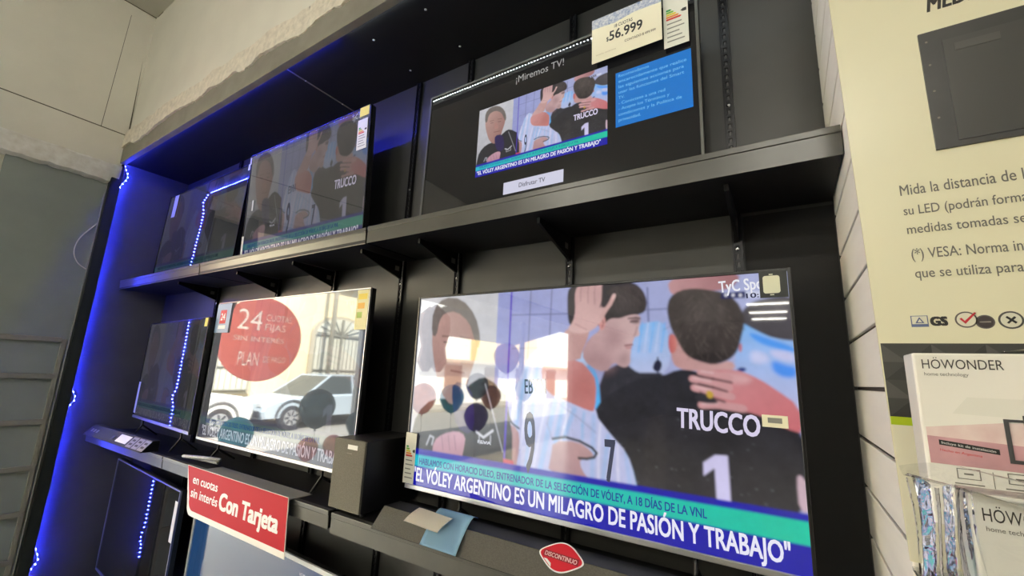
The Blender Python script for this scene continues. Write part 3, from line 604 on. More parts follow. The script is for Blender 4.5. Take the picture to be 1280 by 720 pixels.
ur, ur_s = tv('television with black welcome screen, small programme window and blue message panel', -1.270, 0.568, 1.113, 0.629, strength=0.9, picture=(3, 3, 3), rim=mat('grey_bezel', (92, 92, 88), .35, metal=.5), tilt=-0.012, foot_h=0.002, feet=(0.2, 0.8), bez=0.009)
o = picture_mesh('programme_window', screen_picture(0.9), ur_s, 0.282, 0.8225, 0.182, 0.477, -0.0006, PIC, 2)
def urt(name, s, x0, z0, w, cap, rgb, y=-0.0008, bold=0.0, st=0.9): text(name, s, screen_flat(rgb, st), ur_s, x0, z0, w, cap, y, bold)
urt('headline', '"EL VÓLEY ARGENTINO ES UN MILAGRO DE PASIÓN Y TRABAJO"', 0.290, 0.190, 0.510, 0.0155, (236, 236, 250), -0.0012, 0.03)
urt('strapline', 'HABLAMOS CON HORACIO DILEO, ENTRENADOR DE LA SELECCIÓN DE VÓLEY, A 18 DÍAS DE LA VNL', 0.30, 0.2165, 0.42, 0.008, (16, 60, 140), -0.0012)
urt('shirt_name', 'TRUCCO', 0.700, 0.303, 0.089, 0.0225, (222, 214, 240), -0.0012, 0.035)
urt('shirt_nine', '9', 0.502, 0.232, 0.012, 0.074, (58, 62, 84), -0.0012)
urt('screen_title', '¡Miremos TV!', 0.452, 0.544, 0.205, 0.029, (170, 170, 168))
bp = MB().box(0.851, 1.088, -0.0012, 0.0, 0.233, 0.434).build('blue_message_panel', screen_flat((6, 118, 206), 0.9), ur_s)
msg = ['Recomendamos', 'encarecidamente que realice', 'las siguientes acciones para', 'usar las funciones del Smart', 'TV.', '- Conéctese a una red', '- Acepte los Términos y', 'condiciones y la Política de', 'privacidad.']
wid = [.100, .213, .205, .205, .020, .148, .160, .196, .072]
for i, (s_, w_) in enumerate(zip(msg, wid)): urt('message_line', s_, 0.861, 0.415 - 0.0205 * i, w_, 0.0108, (120, 196, 238), -0.0018, 0.0)
MB().box(0.420, 0.666, -0.0010, 0.0, 0.083, 0.130).build('white_button', screen_flat((206, 206, 226), 0.95), ur_s)
urt('button_text', 'Disfrutar TV', 0.488, 0.099, 0.108, 0.017, (66, 66, 84), -0.0016, 0.008)
energy_label(ur, 1.012, 1.086, 0.452, 0.640, -0.012)

card = thing('price_card', 'cream price card hanging on the black welcome screen', 'price card', (-0.4945, 1.222, 1.05))
plate('card', rect(0, 0.234, 0, 0.172), 0, mat('cream_card', (240, 234, 206), .5), card, 0.0012)
plate('printed_top', [(0, 0.172), (0.234, 0.172), (0.234, 0.138), (0.15, 0.142), (0.08, 0.130), (0, 0.136)], -0.0012, mat('blue_white_print', (120, 140, 180), .5, noise=.5, nscale=120, second=(225, 225, 222)), card, 0.0002)
text('price_figure', '56.999', M_INK, card, 0.062, 0.066, 0.112, 0.036, -0.0016, 0.02)
text('currency_sign', '$', M_INK, card, 0.052, 0.068, 0.008, 0.016, -0.0016, 0.01)
text('instalment_line', '18 CUOTAS', M_INK, card, 0.080, 0.110, 0.062, 0.0125, -0.0016, 0.01)
text('full_price', 'CONTADO $ 499.999', mat('grey_ink', (120, 112, 96), .6), card, 0.115, 0.040, 0.10, 0.009, -0.0016, 0.01)
text('small_print', 'consulte condiciones', mat('pale_ink', (196, 186, 160), .6), card, 0.015, 0.026, 0.07, 0.006, -0.0016)

ul2, _ = tv('television with dim volleyball picture and a yellow corner sticker, on the upper shelf', -2.733, 0.585, 1.108, 0.678, strength=0.17, step=2, lift=0.02, cs=0.42, foot_h=0.02, bez=0.006, tilt=0.052)
sticker(ul2, rect(1.030, 1.098, 0.628, 0.676), (236, 222, 30)); energy_label(ul2, 1.020, 1.092, 0.455, 0.612)
sticker(ul2, rect(0.075, 0.088, 0.31, 0.375), (214, 214, 206)); sticker(ul2, rect(-0.002, 0.02, 0.02, 0.16), (196, 196, 186)); sticker(ul2, rect(-0.002, 0.014, 0.62, 0.665), (206, 206, 200))
ul1, _ = tv('dim television on the upper shelf reflecting a bent blue line of light', -4.05, 0.572, 1.215, 0.690, strength=0.05, step=2, captions=1, lift=0.012, cs=0.06, foot_h=0.007, bez=0.006, tilt=-0.024)
sticker(ul1, rect(0.10, 0.165, 0.50, 0.68), (196, 196, 210)); sticker(ul1, rect(1.19, 1.214, 0.645, 0.688), (220, 220, 216))
ml1, _ = tv('dim television behind the bar with sockets, reflecting a straight blue dotted line', -3.908, -0.403, 1.10, 0.654, math.asin(0.077), 1.25, strength=0.05, step=2, captions=1, lift=0.02, cs=0.08, foot_h=0.117, bez=0.008, chin=M_SILVER, chin_h=0.016)
sticker(ml1, rect(0.016, 0.058, 0.03, 0.24), (176, 176, 206)); sticker(ml1, rect(1.05, 1.092, 0.60, 0.65), (226, 216, 70))
ml2, ml2_s = tv('television mirroring the sunny street, a parked car and a red disc', -2.799, -0.423, 1.322, 0.760, y=1.20, strength=0.06, step=2, captions=1, lift=0.06, cs=0.45, foot_h=0.097, rim=M_SILVER, chin=M_SILVER, chin_h=0.012, bez=0.004)
s_ = sticker(ml2, rect(-0.005, 0.155, 0.585, 0.752), (150, 176, 206), 'promotion_sticker')
plate('red_square', rect(0.040, 0.110, 0.637, 0.715), -0.0059, mat('red_print', (206, 50, 56), .5), s_, 0.0002)
text('sticker_number', '24', mat('white_print', (236, 236, 236), .5), s_, 0.050, 0.656, 0.05, 0.04, -0.0064, 0.02)
plate('white_stripe', rect(0.035, 0.115, 0.607, 0.627), -0.0059, mat('white_print', (236, 236, 236), .5), s_, 0.0002)
es_ = sticker(ml2, rect(1.243, 1.318, 0.58, 0.752), (214, 206, 150), 'yellow_label')
for i, c in enumerate(((226, 200, 60), (226, 170, 50), (150, 180, 70))): plate('colour_bar', rect(1.252, 1.308 - .012 * i, 0.71 - .04 * i, 0.735 - .04 * i), -0.0059, mat('bar_%d_%d_%d' % c, c, .5), es_, 0.0002)
ll1, _ = tv('switched off television with blue grey frame under the shelf with the socket bar', -3.968, -1.38, 1.19, 0.695, math.asin(0.064), strength=1, picture=(2, 2, 3), foot_h=0.118, bez=0.008, rim=mat('blue_grey_bezel', (120, 122, 150), .3, metal=.6))
sticker(ll1, rect(1.15, 1.188, 0.44, 0.64), (206, 206, 206))
ll2, ll2_s = tv('bottom television behind the red payment sign, blue screen', -2.76, -1.385, 1.28, 0.605, math.asin(0.03), strength=1, picture=(24, 62, 104), foot_h=0.113, bez=0.018, rim=mat('white_silver_bezel', (226, 227, 228), .5))
text('screen_note', 'HDMI 1', screen_flat((190, 196, 210), 0.9), ll2_s, 1.02, 0.545, 0.05, 0.012, -0.0012)

# ------------------------------------------------------------------ things on the lower shelves
sp = thing('subwoofer', 'grey cloth fronted black box speaker on the lower shelf', 'speaker', (-1.471, 1.106, -0.520))
MB().box(0, 0.172, 0.006, 0.27, 0.014, 0.258, 0.003).build('cabinet', mat('black_vinyl', (20, 20, 21), .45), sp)
MB().box(0.001, 0.171, -0.004, 0.0055, 0.015, 0.257, 0.002).build('grille', mat('grey_speaker_cloth', (112, 109, 98), .9, noise=.2, nscale=300, bump=.3), sp)
for x in (0.02, 0.152):
    for y in (0.03, 0.24): MB().lathe([(0.009, 0), (0.009, 0.012), (0.007, 0.0145)], (x, y, 0), (0, 0, 1), 14).build('rubber_foot', M_TVBACK, sp)
MB().box(0.078, 0.132, -0.0048, -0.0042, 0.224, 0.240).build('white_label', M_WHITE, sp); MB().box(0.075, 0.105, -0.0046, -0.0041, 0.208, 0.211).build('nameplate', M_GREYTRIM, sp)

def soundbar(name, label, x0, w, col, yf=1.078, z=-0.521, dp=0.125):
    t = thing(name, label, 'soundbar', (x0, yf, z))
    MB().prism([(0, 0, 0.001), (0, 0.052, 0.060), (0, dp, 0.060), (0, dp, 0.001)], (w, 0, 0)).build('body', mat('soundbar_body', (26, 26, 27), .45), t)
    MB().prism([(0.004, -0.0006, 0.003), (0.004, 0.049, 0.0595), (0.004, 0.0485, 0.060), (0.004, -0.0012, 0.0036)], (w - 0.008, 0, 0)).build('grille', col, t)
    return t
sbar = soundbar('soundbar', 'long grey soundbar with slanted front under the largest television', -1.205, 1.02, mat('grey_mesh_cloth', (88, 86, 78), .85, noise=.15, nscale=250, bump=.2))
# slope of the soundbar front: y from 1.078 to 1.130 while z rises 0.06
def on_slope(x, s, lift=0.0):                  # s: distance up the slope (0 bottom .. 0.0794 top)
    return Vector((x, 1.078 + 0.655 * s - 0.755 * lift, -0.521 + 0.755 * s + 0.655 * lift))
def tag_fold(x0, x1, curl, lift0, up, down, skew):
    def f(s, t):
        x = x0 + (x1 - x0) * s
        d = up - (up + down) * t                # >0 lies on top, <0 hangs down the slope
        if d > 0: p = Vector((x, 1.131 + d, -0.459 + lift0 + 0.02 * math.sin(min(1, d / up) * 2.6)))
        else: p = on_slope(x - skew * d, 0.0794 + d, lift0 + curl * math.sin(min(1, -d / down) * 1.5))
        return p
    return f
bt = MB().sheet(tag_fold(-0.985, -0.845, 0.012, 0.003, 0.055, 0.082, 0.15), 10, 22).build('blue_paper_tag', mat('pale_blue_paper', (164, 208, 238), .7), None, True)
tag(bt, 'pale blue paper tag draped over the grey soundbar', 'paper tag')
ct = MB().sheet(lambda s, t: on_slope(-1.03 + 0.13 * s - 0.02 * t, 0.092 - 0.055 * t, 0.016 + 0.020 * math.sin(1.5 * t + 0.3) + 0.008 * math.cos(3 * s)), 10, 12).build('cream_paper_tag', mat('cream_paper', (252, 244, 226), .75), None, True)
tag(ct, 'cream curled paper slip on top of the pale blue tag', 'paper tag')
st = thing('discontinued_sticker', 'small red oval sticker with peeled corner on the long grey soundbar', 'sticker', on_slope(-0.532, 0.074, 0.0045))
st.rotation_euler = (-0.72 , 0, 0)
def blob(a, b):
    pts = []
    for i in range(48):
        t_ = 2 * math.pi * i / 48; r = 1 + 0.10 * math.cos(2 * t_) + 0.04 * math.cos(4 * t_ + .4)
        pts.append((a * r * math.cos(t_), b * (1.12 - 0.15 * math.cos(2 * t_)) * math.sin(t_)))
    return pts
plate('white_backing', blob(0.056, 0.029), 0, mat('white_print', (236, 236, 236), .5), st, 0.0008)
plate('red_face', blob(0.052, 0.0265), -0.0008, mat('sticker_red', (204, 30, 48), .3), st, 0.0003)
plate('dark_band', [(-0.050, -0.006), (0.050, -0.010), (0.050, 0.006), (-0.050, 0.009)], -0.0011, mat('dark_red_print', (140, 24, 38), .35), st, 0.0002)
text('sticker_text', 'DISCONTINUO', mat('pale_red_print', (244, 206, 204), .5), st, -0.046, -0.004, 0.092, 0.0105, -0.0016, 0.015, 0, -0.04)
plate('peeled_corner', [(-0.046, -0.012), (-0.020, -0.029), (-0.022, -0.020), (-0.036, -0.012)], -0.0014, mat('white_print', (236, 236, 236), .5), st, 0.0006)

ls = soundbar('soundbar', 'bar with white label and sockets, lit blue at one end', -4.08, 0.985, mat('dark_mesh_cloth', (52, 52, 56), .8), 1.055, dp=0.085)
def slope_box(x0, x1, s0, s1, m, name, th=0.003):
    def P_(x, s, l): return Vector((x + 4.08, 0.655 * s - 0.755 * l, 0.001 + 0.755 * s + 0.655 * l))
    b = MB(); b.prism([P_(x0, s0, 0.001), P_(x1, s0, 0.001), P_(x1, s1, 0.001), P_(x0, s1, 0.001)], P_(0, 0, th) - P_(0, 0, 0)); return b.build(name, m, ls)
slope_box(-3.53, -3.36, 0.018, 0.066, M_WHITE, 'white_label')
for x in (-3.335, -3.245, -3.16): slope_box(x, x + 0.075, 0.008, 0.072, mat('pale_grey_socket', (140, 140, 140), .5), 'socket_plate'); slope_box(x + 0.02, x + 0.055, 0.022, 0.034, M_TVBACK, 'socket_hole', 0.004); slope_box(x + 0.02, x + 0.055, 0.046, 0.058, M_TVBACK, 'socket_hole', 0.004)
slope_box(-3.62, -3.575, 0.02, 0.045, M_TVBACK, 'dark_slot')
for k in range(3): slope_box(-4.02 + .05 * k, -3.99 + .05 * k, 0.03, 0.05, M_GREYTRIM, 'raised_mark')

def wavy(pts, n=14):
    pts = [Vector(p) for p in pts]; out = []
    P4 = [pts[0]] + pts + [pts[-1]]
    for i in range(1, len(P4) - 2):
        for k in range(n):
            t_ = k / n; a, b, c, d = P4[i - 1:i + 3]
            out.append(0.5 * ((2 * b) + (c - a) * t_ + (2 * a - 5 * b + 4 * c - d) * t_ ** 2 + (3 * b - a - 3 * c + d) * t_ ** 3))
    return out + [pts[-1]]
cb = MB()
cb.tube(wavy([(-2.44, 1.17, -0.485), (-2.5, 1.14, -0.480), (-2.64, 1.115, -0.487), (-2.72, 1.12, -0.495), (-2.68, 1.145, -0.5), (-2.56, 1.16, -0.5), (-2.5, 1.165, -0.5), (-2.46, 1.17, -0.5)]), 0.009, 8)
cb = cb.build('power_cable', mat('grey_cable_sheath', (168, 168, 164), .45, noise=.3, nscale=140), None, True)
tag(cb, 'looped grey cable lying on the shelf under the street reflecting television', 'cable')

# red payment sign hooked on the shelf edge
rs = thing('payment_sign', 'red sign with white payment lettering hooked on the lower shelf front', 'sign', (-2.53, 1.078, -0.722))
SL = 0.062                                     # outline leans a little
def lean(pts): return [(x + SL * (0.21 - z) / 0.21 * (1 - x / 0.87) * 0 + 0.0 * z, z) for x, z in pts]
outer = [(-0.02, 0.214), (0.852, 0.214), (0.874, 0.0)] + arc(0.085, 0.045, 0.045, 1.5 * math.pi, math.pi * 1.02, 6)
plate('white_border', outer, 0.0, mat('white_acrylic', (232, 228, 222), .35), rs, 0.002)
inner = [(-0.017, 0.212), (0.849, 0.212), (0.868, 0.024)] + arc(0.10, 0.072, 0.048, 1.5 * math.pi, math.pi * 1.02, 6)
plate('red_face', inner, -0.002, mat('red_sign_print', (186, 20, 36), .55, spec=.2), rs, 0.0006)
MW = mat('white_print', (236, 236, 236), .5)
text('sign_text', 'en', MW, rs, 0.06, 0.142, 0.060, 0.038, -0.0030, 0.02); text('sign_text', 'cuotas', MW, rs, 0.140, 0.142, 0.165, 0.038, -0.0030, 0.02)
text('sign_text', 'sin interés', MW, rs, 0.06, 0.082, 0.262, 0.040, -0.0030, 0.02)
text('sign_heading', 'Con Tarjeta', MW, rs, 0.335, 0.075, 0.475, 0.072, -0.0030, 0.045)
MB().box(0.10, 0.852, -0.001, 0.10, 0.2035, 0.2065, 0.0005).build('top_flap', mat('grey_acrylic', (150, 148, 138), .3), rs)

# ------------------------------------------------------------------ LED strips
def led_strip(name, label, p0, p1, face, n, col, watt, bulges=()):
    p0, p1, face = Vector(p0), Vector(p1), Vector(face).normalized(); d = (p1 - p0); L = d.length; d.normalize()
    t = thing(name, label, 'LED strip', p0)
    side = d.cross(face).normalized()
    def off(s): return sum((Vector(b[1]) * math.exp(-((s - b[0]) / b[2]) ** 2) for b in bulges), Vector((0, 0, 0)))
    tape = MB(); m = max(2, int(L / 0.03)); rows = []
    for i in range(m + 1):
        s = L * i / m; c = d * s + off(s)
        rows.append([tape.bm.verts.new(c + side * a) for a in (-0.004, 0.004)])
    for a, b in zip(rows, rows[1:]): tape.bm.faces.new((a[0], a[1], b[1], b[0]))
    bmesh.ops.solidify(tape.bm, geom=tape.bm.faces[:], thickness=0.0006)
    tape.build('tape', mat('white_led_tape', (190, 190, 196), .5), t)
    dm = MB()
    for i in range(n):
        s = L * (i + .5) / n; c = d * s + off(s) + face * 0.002; h = 0.0017
        dm.prism([c + side * h + d * h, c - side * h + d * h, c - side * h - d * h, c + side * h - d * h], face * 0.0012)
    o = dm.build('diodes', emit(name + '_glow_' + label[:4], col, watt, 'FRONT', True), t); o['kind'] = 'stuff'
    return t
BL = (0.03, 0.045, 1.0)
led_strip('led_strip', 'blue LED strip running up the left side of the display bay', (-4.184, 0.9695, -1.45), (-4.184, 0.9695, 1.45), (0.8, 1, 0), 100, BL, BLUE_W,
          ((0.16, (0.035, 0.02, 0), 0.05), (1.16, (0.020, 0.022, 0), 0.045), (2.80, (0.02, 0.03, 0), 0.06)))
led_strip('led_strip', 'blue LED strip along the left part of the top header', (-4.15, 0.9695, 1.452), (-1.62, 0.9695, 1.452), (0, 1, 0), 90, BL, BLUE_W)
led_strip('led_strip', 'white LED strip along the right part of the top header', (-1.56, 0.9695, 1.452), (0.1, 0.9695, 1.452), (0, 1, 0), 100, (0.9, 1.0, 1.0), WHITE_W)

# small screws under the bay ceiling
for x, y, w_ in ((-1.161, 1.064, 'nearest the right header, front row'), (-1.486, 1.071, 'middle of the front row'), (-2.031, 1.086, 'left of the front row by the seam'), (-1.166, 1.295, 'right of the back row'), (-1.485, 1.30, 'middle of the back row'), (-2.031, 1.311, 'left of the back row by the seam')):
    s = MB().lathe([(0.0055, 0), (0.0055, 0.001), (0.002, 0.0025)], (x, y, 1.46), (0, 0, -1), 12).build('ceiling_screw', mat('white_screw_cap', (214, 214, 206), .3), None, True)
    tag(s, 'tiny pale screw in the black bay ceiling, ' + w_, 'screw', 'screws in the bay ceiling')

# ------------------------------------------------------------------ left wall: rail rack and loose cable
rk = thing('wall_rack', 'grey painted rail rack fixed on the left wall', 'rack', (XL, 0.876, FL))
MB().box(0.0, 0.022, -0.013, 0.013, 0.0, 1.705, 0.003).build('stile', M_RACK, rk)
for zz in (0.101, -0.142, -0.437, -0.724, -1.0, -1.28):
    MB().box(0.0, 0.026, -0.308, -0.012 + (0.02 if zz < 0 else 0), zz - FL - 0.016, zz - FL + 0.016, 0.004).build('rail', M_RACK, rk)
MB().tube([(0.06, 0.016, 0), (0.06, 0.016, 2.85)], 0.004, 6).build('edge_bead', M_RACK, rk)
cb2 = MB().tube(wavy([(-4.196, 0.931, 1.002), (-4.193, 0.872, 0.90), (-4.19, 0.826, 0.806), (-4.19, 0.818, 0.714), (-4.191, 0.852, 0.64), (-4.196, 0.913, 0.602)]), 0.0032, 8).build('loose_cable', mat('white_cable', (216, 216, 206), .45), None, True)
tag(cb2, 'thin white cable hanging in a loop on the left wall', 'cable')

# ------------------------------------------------------------------ cream sign board at right
sg = thing('sign_board', 'tall cream sign board with mounting advice text and printed television picture', 'sign board', (0.13, 0.932, -0.25))
plate('board', [(0.006, 0.0), (0.66, 0.0), (0.66, 1.55), (-0.020, 1.55)], 0.0, M_CREAM, sg, 0.006)
Y1 = -0.0064
GT = mat('grey_sign_ink', (112, 110, 102), .5)
def sgt(name, s, x, zz, w, cap, m=GT, bold=0.0, shear=0.0, y=Y1): text(name, s, m, sg, x - 0.13, zz + 0.25, w, cap, y, bold, shear)
sgt('heading_text', 'MEDICION', 0.252, 0.655, 0.125, 0.030, mat('black_ink', (40, 40, 38), .5), 0.035, 0.22)
sgt('advice_text', 'Mida la distancia de los', 0.183, 0.3235, 0.160, 0.0185, GT, 0.004)
sgt('advice_text', 'su LED (podrán formar', 0.184, 0.2885, 0.148, 0.0155, GT, 0.004)
sgt('advice_text', 'medidas tomadas se', 0.185, 0.2555, 0.135, 0.0155, GT, 0.004)
sgt('advice_text', '(*) VESA: Norma inter', 0.186, 0.2125, 0.145, 0.0165, GT, 0.004)
sgt('advice_text', 'que se utiliza para c', 0.187, 0.1805, 0.132, 0.0155, GT, 0.004)
# printed picture of a set seen from behind
pp = plate('television_picture', rect(0.105, 0.50, 0.644, 0.864), -0.006, mat('picture_dark_grey', (62, 62, 62), .35, noise=.1, nscale=30), sg, 0.004)
plate('inner_panel', rect(0.133, 0.50, 0.654, 0.840), -0.010, mat('picture_inner_grey', (70, 70, 69), .3), pp, 0.0012)
plate('panel_slot', rect(0.147, 0.20, 0.815, 0.829), -0.0112, mat('picture_slot_grey', (80, 80, 78), .35), pp, 0.0006)
for zz in (0.70, 0.75, 0.80, 0.845): plate('printed_screw', arc(0.114, zz, 0.0018, 0, 2 * math.pi, 10)[:-1], -0.010, M_GREYTRIM, pp, 0.0003)
# certification marks
def disc(cx, cz, r, n=28): return arc(cx, cz, r, 0, 2 * math.pi, n)[:-1]
def lg(name, pts, rgb, par=None, dy=0.0): return plate(name, [(x - 0.13, zz + 0.25) for x, zz in pts], -0.006 - dy, mat('ink_%d_%d_%d' % rgb, rgb, .5), par or sg, 0.0004)
a = lg('certification_mark', rect(0.174, 0.1945, 0.1005, 0.1185), (96, 110, 150)); lg('mark_field', rect(0.1752, 0.1933, 0.105, 0.1175), (226, 224, 204), a, .0004)
lg('mark_triangle', [(0.179, 0.1065), (0.1895, 0.1065), (0.1842, 0.1160)], (80, 92, 140), a, .0008); lg('mark_triangle_hole', [(0.1815, 0.1078), (0.187, 0.1078), (0.1842, 0.1130)], (226, 224, 204), a, .0012)
sgt('mark_letters', 'GS', 0.1965, 0.1018, 0.0205, 0.0145, M_INK, 0.07)
a = lg('check_mark_seal', disc(0.2375, 0.1105, 0.0125), (96, 92, 86)); lg('seal_field', disc(0.2375, 0.1105, 0.0105), (226, 224, 204), a, .0004)
lg('red_tick', [(0.230, 0.112), (0.2325, 0.1135), (0.2355, 0.1085), (0.2475, 0.1215), (0.2495, 0.1205), (0.2360, 0.1040)], (190, 40, 52), a, .0008)
a = lg('dark_round_mark', disc(0.2575, 0.1065, 0.0105), (100, 96, 92)); lg('round_field', disc(0.2575, 0.1065, 0.0088), (66, 58, 58), a, .0004); lg('round_bar', rect(0.2515, 0.2635, 0.1055, 0.1072), (150, 146, 136), a, .0008)
a = lg('tool_seal', disc(0.2845, 0.1085, 0.0132), (82, 82, 78)); lg('seal_field', disc(0.2845, 0.1085, 0.0108), (222, 220, 200), a, .0004)
lg('tool_cross', [(0.279, 0.1125), (0.281, 0.1145), (0.2905, 0.1050), (0.2885, 0.1030)], (48, 48, 46), a, .0008); lg('tool_cross', [(0.2795, 0.1045), (0.2815, 0.1030), (0.2900, 0.1120), (0.2880, 0.1140)], (48, 48, 46), a, .0012)
# dark band with triangles, lime stripe
bd = lg('dark_band', [(0.1325, 0.0745), (0.75, 0.072), (0.75, -0.041), (0.1335, -0.041)], (62, 62, 60))
k = 0
for i in range(7):
    for j in range(4):
        x = 0.1335 + 0.03 * i; zz = -0.041 + 0.0285 * j
        lg('triangle', [(x, zz), (x + 0.03, zz), (x + 0.0 if (i + j) % 2 else x + 0.03, zz + 0.0285)], (82, 82, 79) if (i * 3 + j) % 2 else (48, 48, 47), bd, .0004)
lg('lime_stripe', [(0.1335, -0.041), (0.75, -0.041), (0.75, -0.0535), (0.1335, -0.0535)], (176, 200, 30))
lg('white_panel', [(0.1340, -0.0537), (0.75, -0.0537), (0.75, -0.248), (0.1365, -0.248)], (232, 228, 206))

# shrink-wrapped mount boxes hanging in front of the sign
def mount_box(label, x0, y0, z0, w, h, d, ttl_x, ttl_w, ttl_z, ttl_h, sub_w, rz=0.0, detail=True):
    t = thing('mount_box', label, 'box', (x0, y0, z0), rz)
    MB().box(0, w, 0.0, d, 0, h, 0.0025).build('carton', mat('glossy_white_carton', (246, 243, 234), .22, spec=.6), t)
    text('brand_lettering', 'HÖWONDER', mat('brand_ink', (62, 58, 54), .5), t, ttl_x - x0, ttl_z - z0, ttl_w, ttl_h, -0.0004, -0.004)
    text('tagline', 'home technology', mat('grey_sign_ink', (112, 110, 102), .5), t, ttl_x + .001 - x0, ttl_z - z0 - ttl_h * .75, sub_w, ttl_h * .36, -0.0004, -0.002)
    return t
b1 = mount_box('white and pink carton with printed wall mount, above the clear wrapped carton', 0.137, 0.75, -0.155, 0.26, 0.203, 0.05, 0.1455, 0.072, 0.0285, 0.0115, 0.040)
pk = plate('pink_print', [(0.004, 0.082), (0.26, 0.080), (0.26, 0.125), (0.15, 0.128), (0.07, 0.122), (0.004, 0.112)], -0.0001, mat('pale_pink_print', (226, 196, 194), .25, noise=.25, nscale=30, second=(242, 226, 220)), b1, 0.0002)
plate('deep_pink_print', [(0.004, 0.070), (0.26, 0.066), (0.26, 0.094), (0.12, 0.096), (0.004, 0.102)], -0.0003, mat('deep_pink_print', (206, 160, 166), .25, noise=.15, nscale=25), b1, 0.0002)
plate('gloss_window', [(0.030, 0.130), (0.16, 0.126), (0.16, 0.150), (0.045, 0.150)], -0.0003, mat('pale_white_print', (238, 236, 226), .15), b1, 0.0002)
sb = plate('dark_strip', [(0.014, 0.098), (0.065, 0.092), (0.065, 0.086), (0.014, 0.092)], -0.0005, M_INK, b1, 0.0002)
text('strip_text', 'Incluye kit de instalación', mat('white_print', (236, 236, 236), .5), sb, 0.016, 0.0935, 0.046, 0.0028, -0.0009, 0, 0, -0.118)
text('small_text', 'Hecho en Argentina', mat('red_print', (206, 50, 56), .5), b1, 0.014, 0.085, 0.036, 0.0028, -0.0007, 0, 0, -0.1)
mt = MB()
for p in ((0.072, 0.157, 0.124, 0.127), (0.072, 0.157, 0.078, 0.082)): mt.box(p[0], p[1], -0.0016, -0.0006, p[2], p[3])
for x in (0.072, 0.153): mt.box(x, x + 0.004, -0.0017, -0.0006, 0.078, 0.127)
for x in (0.088, 0.125): mt.box(x, x + 0.008, -0.0021, -0.0006, 0.072, 0.132); 
mt.build('mount_picture', mat('mount_dark_grey', (74, 74, 76), .35), b1)
for k in range(3):
    x = 0.026 + 0.042 * k; q = MB()
    for c in ((x, x + .020, .066, .0668), (x, x + .020, .055, .0558), (x, x + .0008, .055, .0668), (x + .0192, x + .020, .055, .0668), (x + .006, x + .014, .060, .0618)): q.box(c[0], c[1], -0.0008, -0.0004, c[2], c[3])
    q.box(x - .003, x + .022, -0.0008, -0.0004, .0490, .0502); q.box(x, x + .018, -0.0008, -0.0004, .0462, .0472)
    if k < 2: q.box(x + .030, x + .0306, -0.0008, -0.0004, .048, .066)
    q.build('instruction_drawing', mat('grey_sign_ink', (112, 110, 102), .5), b1)
b2 = mount_box('white carton in crumpled clear wrap, lower of the two cartons', 0.1395, 0.62, -0.30, 0.22, 0.205, 0.045, 0.1482, 0.062, -0.1185, 0.0115, 0.040)
plate('pink_print', [(0.002, 0.02), (0.22, 0.02), (0.22, 0.125), (0.10, 0.122), (0.002, 0.112)], -0.0001, mat('pale_pink_print', (206, 176, 172), .25), b2, 0.0002)
# crumpled clear wrap around the lower carton (part of that carton)
def wrap(s, t_):
    z_ = 0.208 - 0.30 * t_; x_ = -0.040 + 0.046 * s
    return Vector((x_ + 0.003 * math.sin(9 * t_ + 4 * s), 0.006 - 0.012 * math.sin(math.pi * s) + 0.008 * math.sin(17 * s) * math.sin(5 * t_ + 1) + 0.02 * (1 - s), z_ + 0.004 * math.sin(12 * s)))
MB().sheet(wrap, 26, 20, 0).build('wrap_side', clear_plastic(), b2, True)
MB().sheet(lambda s, t_: Vector((-0.040 + 0.28 * s, -0.004 + 0.06 * t_ - 0.012 * (1 - t_) * (1 - s), 0.206 + 0.012 * t_ + 0.006 * math.sin(14 * s + 6 * t_) * (1 - .5 * s) - 0.010 * (1 - t_) * s)), 30, 12, 0).build('wrap_top', clear_plastic(), b2, True)
MB().sheet(lambda s, t_: Vector((-0.004 + 0.24 * s, -0.0035 - 0.001 * math.sin(20 * s + 3 * t_), 0.205 - 0.26 * t_)), 16, 10, 0).build('wrap_front', clear_plastic(), b2, True)
for nm, lab, x, y0_, z_ in (('display_hook', 'steel hook carrying the upper wall mount carton', 0.27, 0.72, 0.055), ('display_hook', 'steel hook carrying the lower wrapped carton', 0.25, 0.60, -0.075)):
    h_ = MB().tube([(x, 0.932, z_ + .004), (x, y0_, z_ + .002), (x, y0_ - .02, z_ + .012)], 0.0025, 8).build(nm, M_STEEL, None, True); tag(h_, lab, 'hook')
hd = MB().box(0.137, 0.40, 0.62, 0.926, -0.262, -0.256, 0.001).build('acrylic_ledge', clear_plastic()); tag(hd, 'clear acrylic ledge at the foot of the cream sign', 'ledge')

# ------------------------------------------------------------------ ceiling tubes of the shop (behind the camera)
def tube_light(x, y, label, watt):
    t = thing('ceiling_tube_light', label, 'ceiling light', (x, y, CZR), 0, 'ceiling tubes of the shop')
    MB().box(-0.62, 0.62, -0.05, 0.05, -0.05, 0, 0.006).build('housing', mat('white_enamel', (225, 225, 220), .4), t)
    MB().tube([(-0.6, 0, -0.07), (0.6, 0, -0.07)], 0.016, 10).build('tube', emit('tube_glow_%d' % int(watt * 10), (255, 250, 236), watt, 'AUTO'), t, True)
for i, (x, y, w_) in enumerate(((-2.4, -3.2, 1), (0.3, -3.2, 1), (-2.4, -6.0, 1), (0.3, -6.0, 1), (-0.42, -14.0, .25), (-0.47, -16.0, .25), (-0.50, -17.9, .25))):
    tube_light(x, y, 'white ceiling tube light of the shop behind the viewer', TUBE_W * w_)

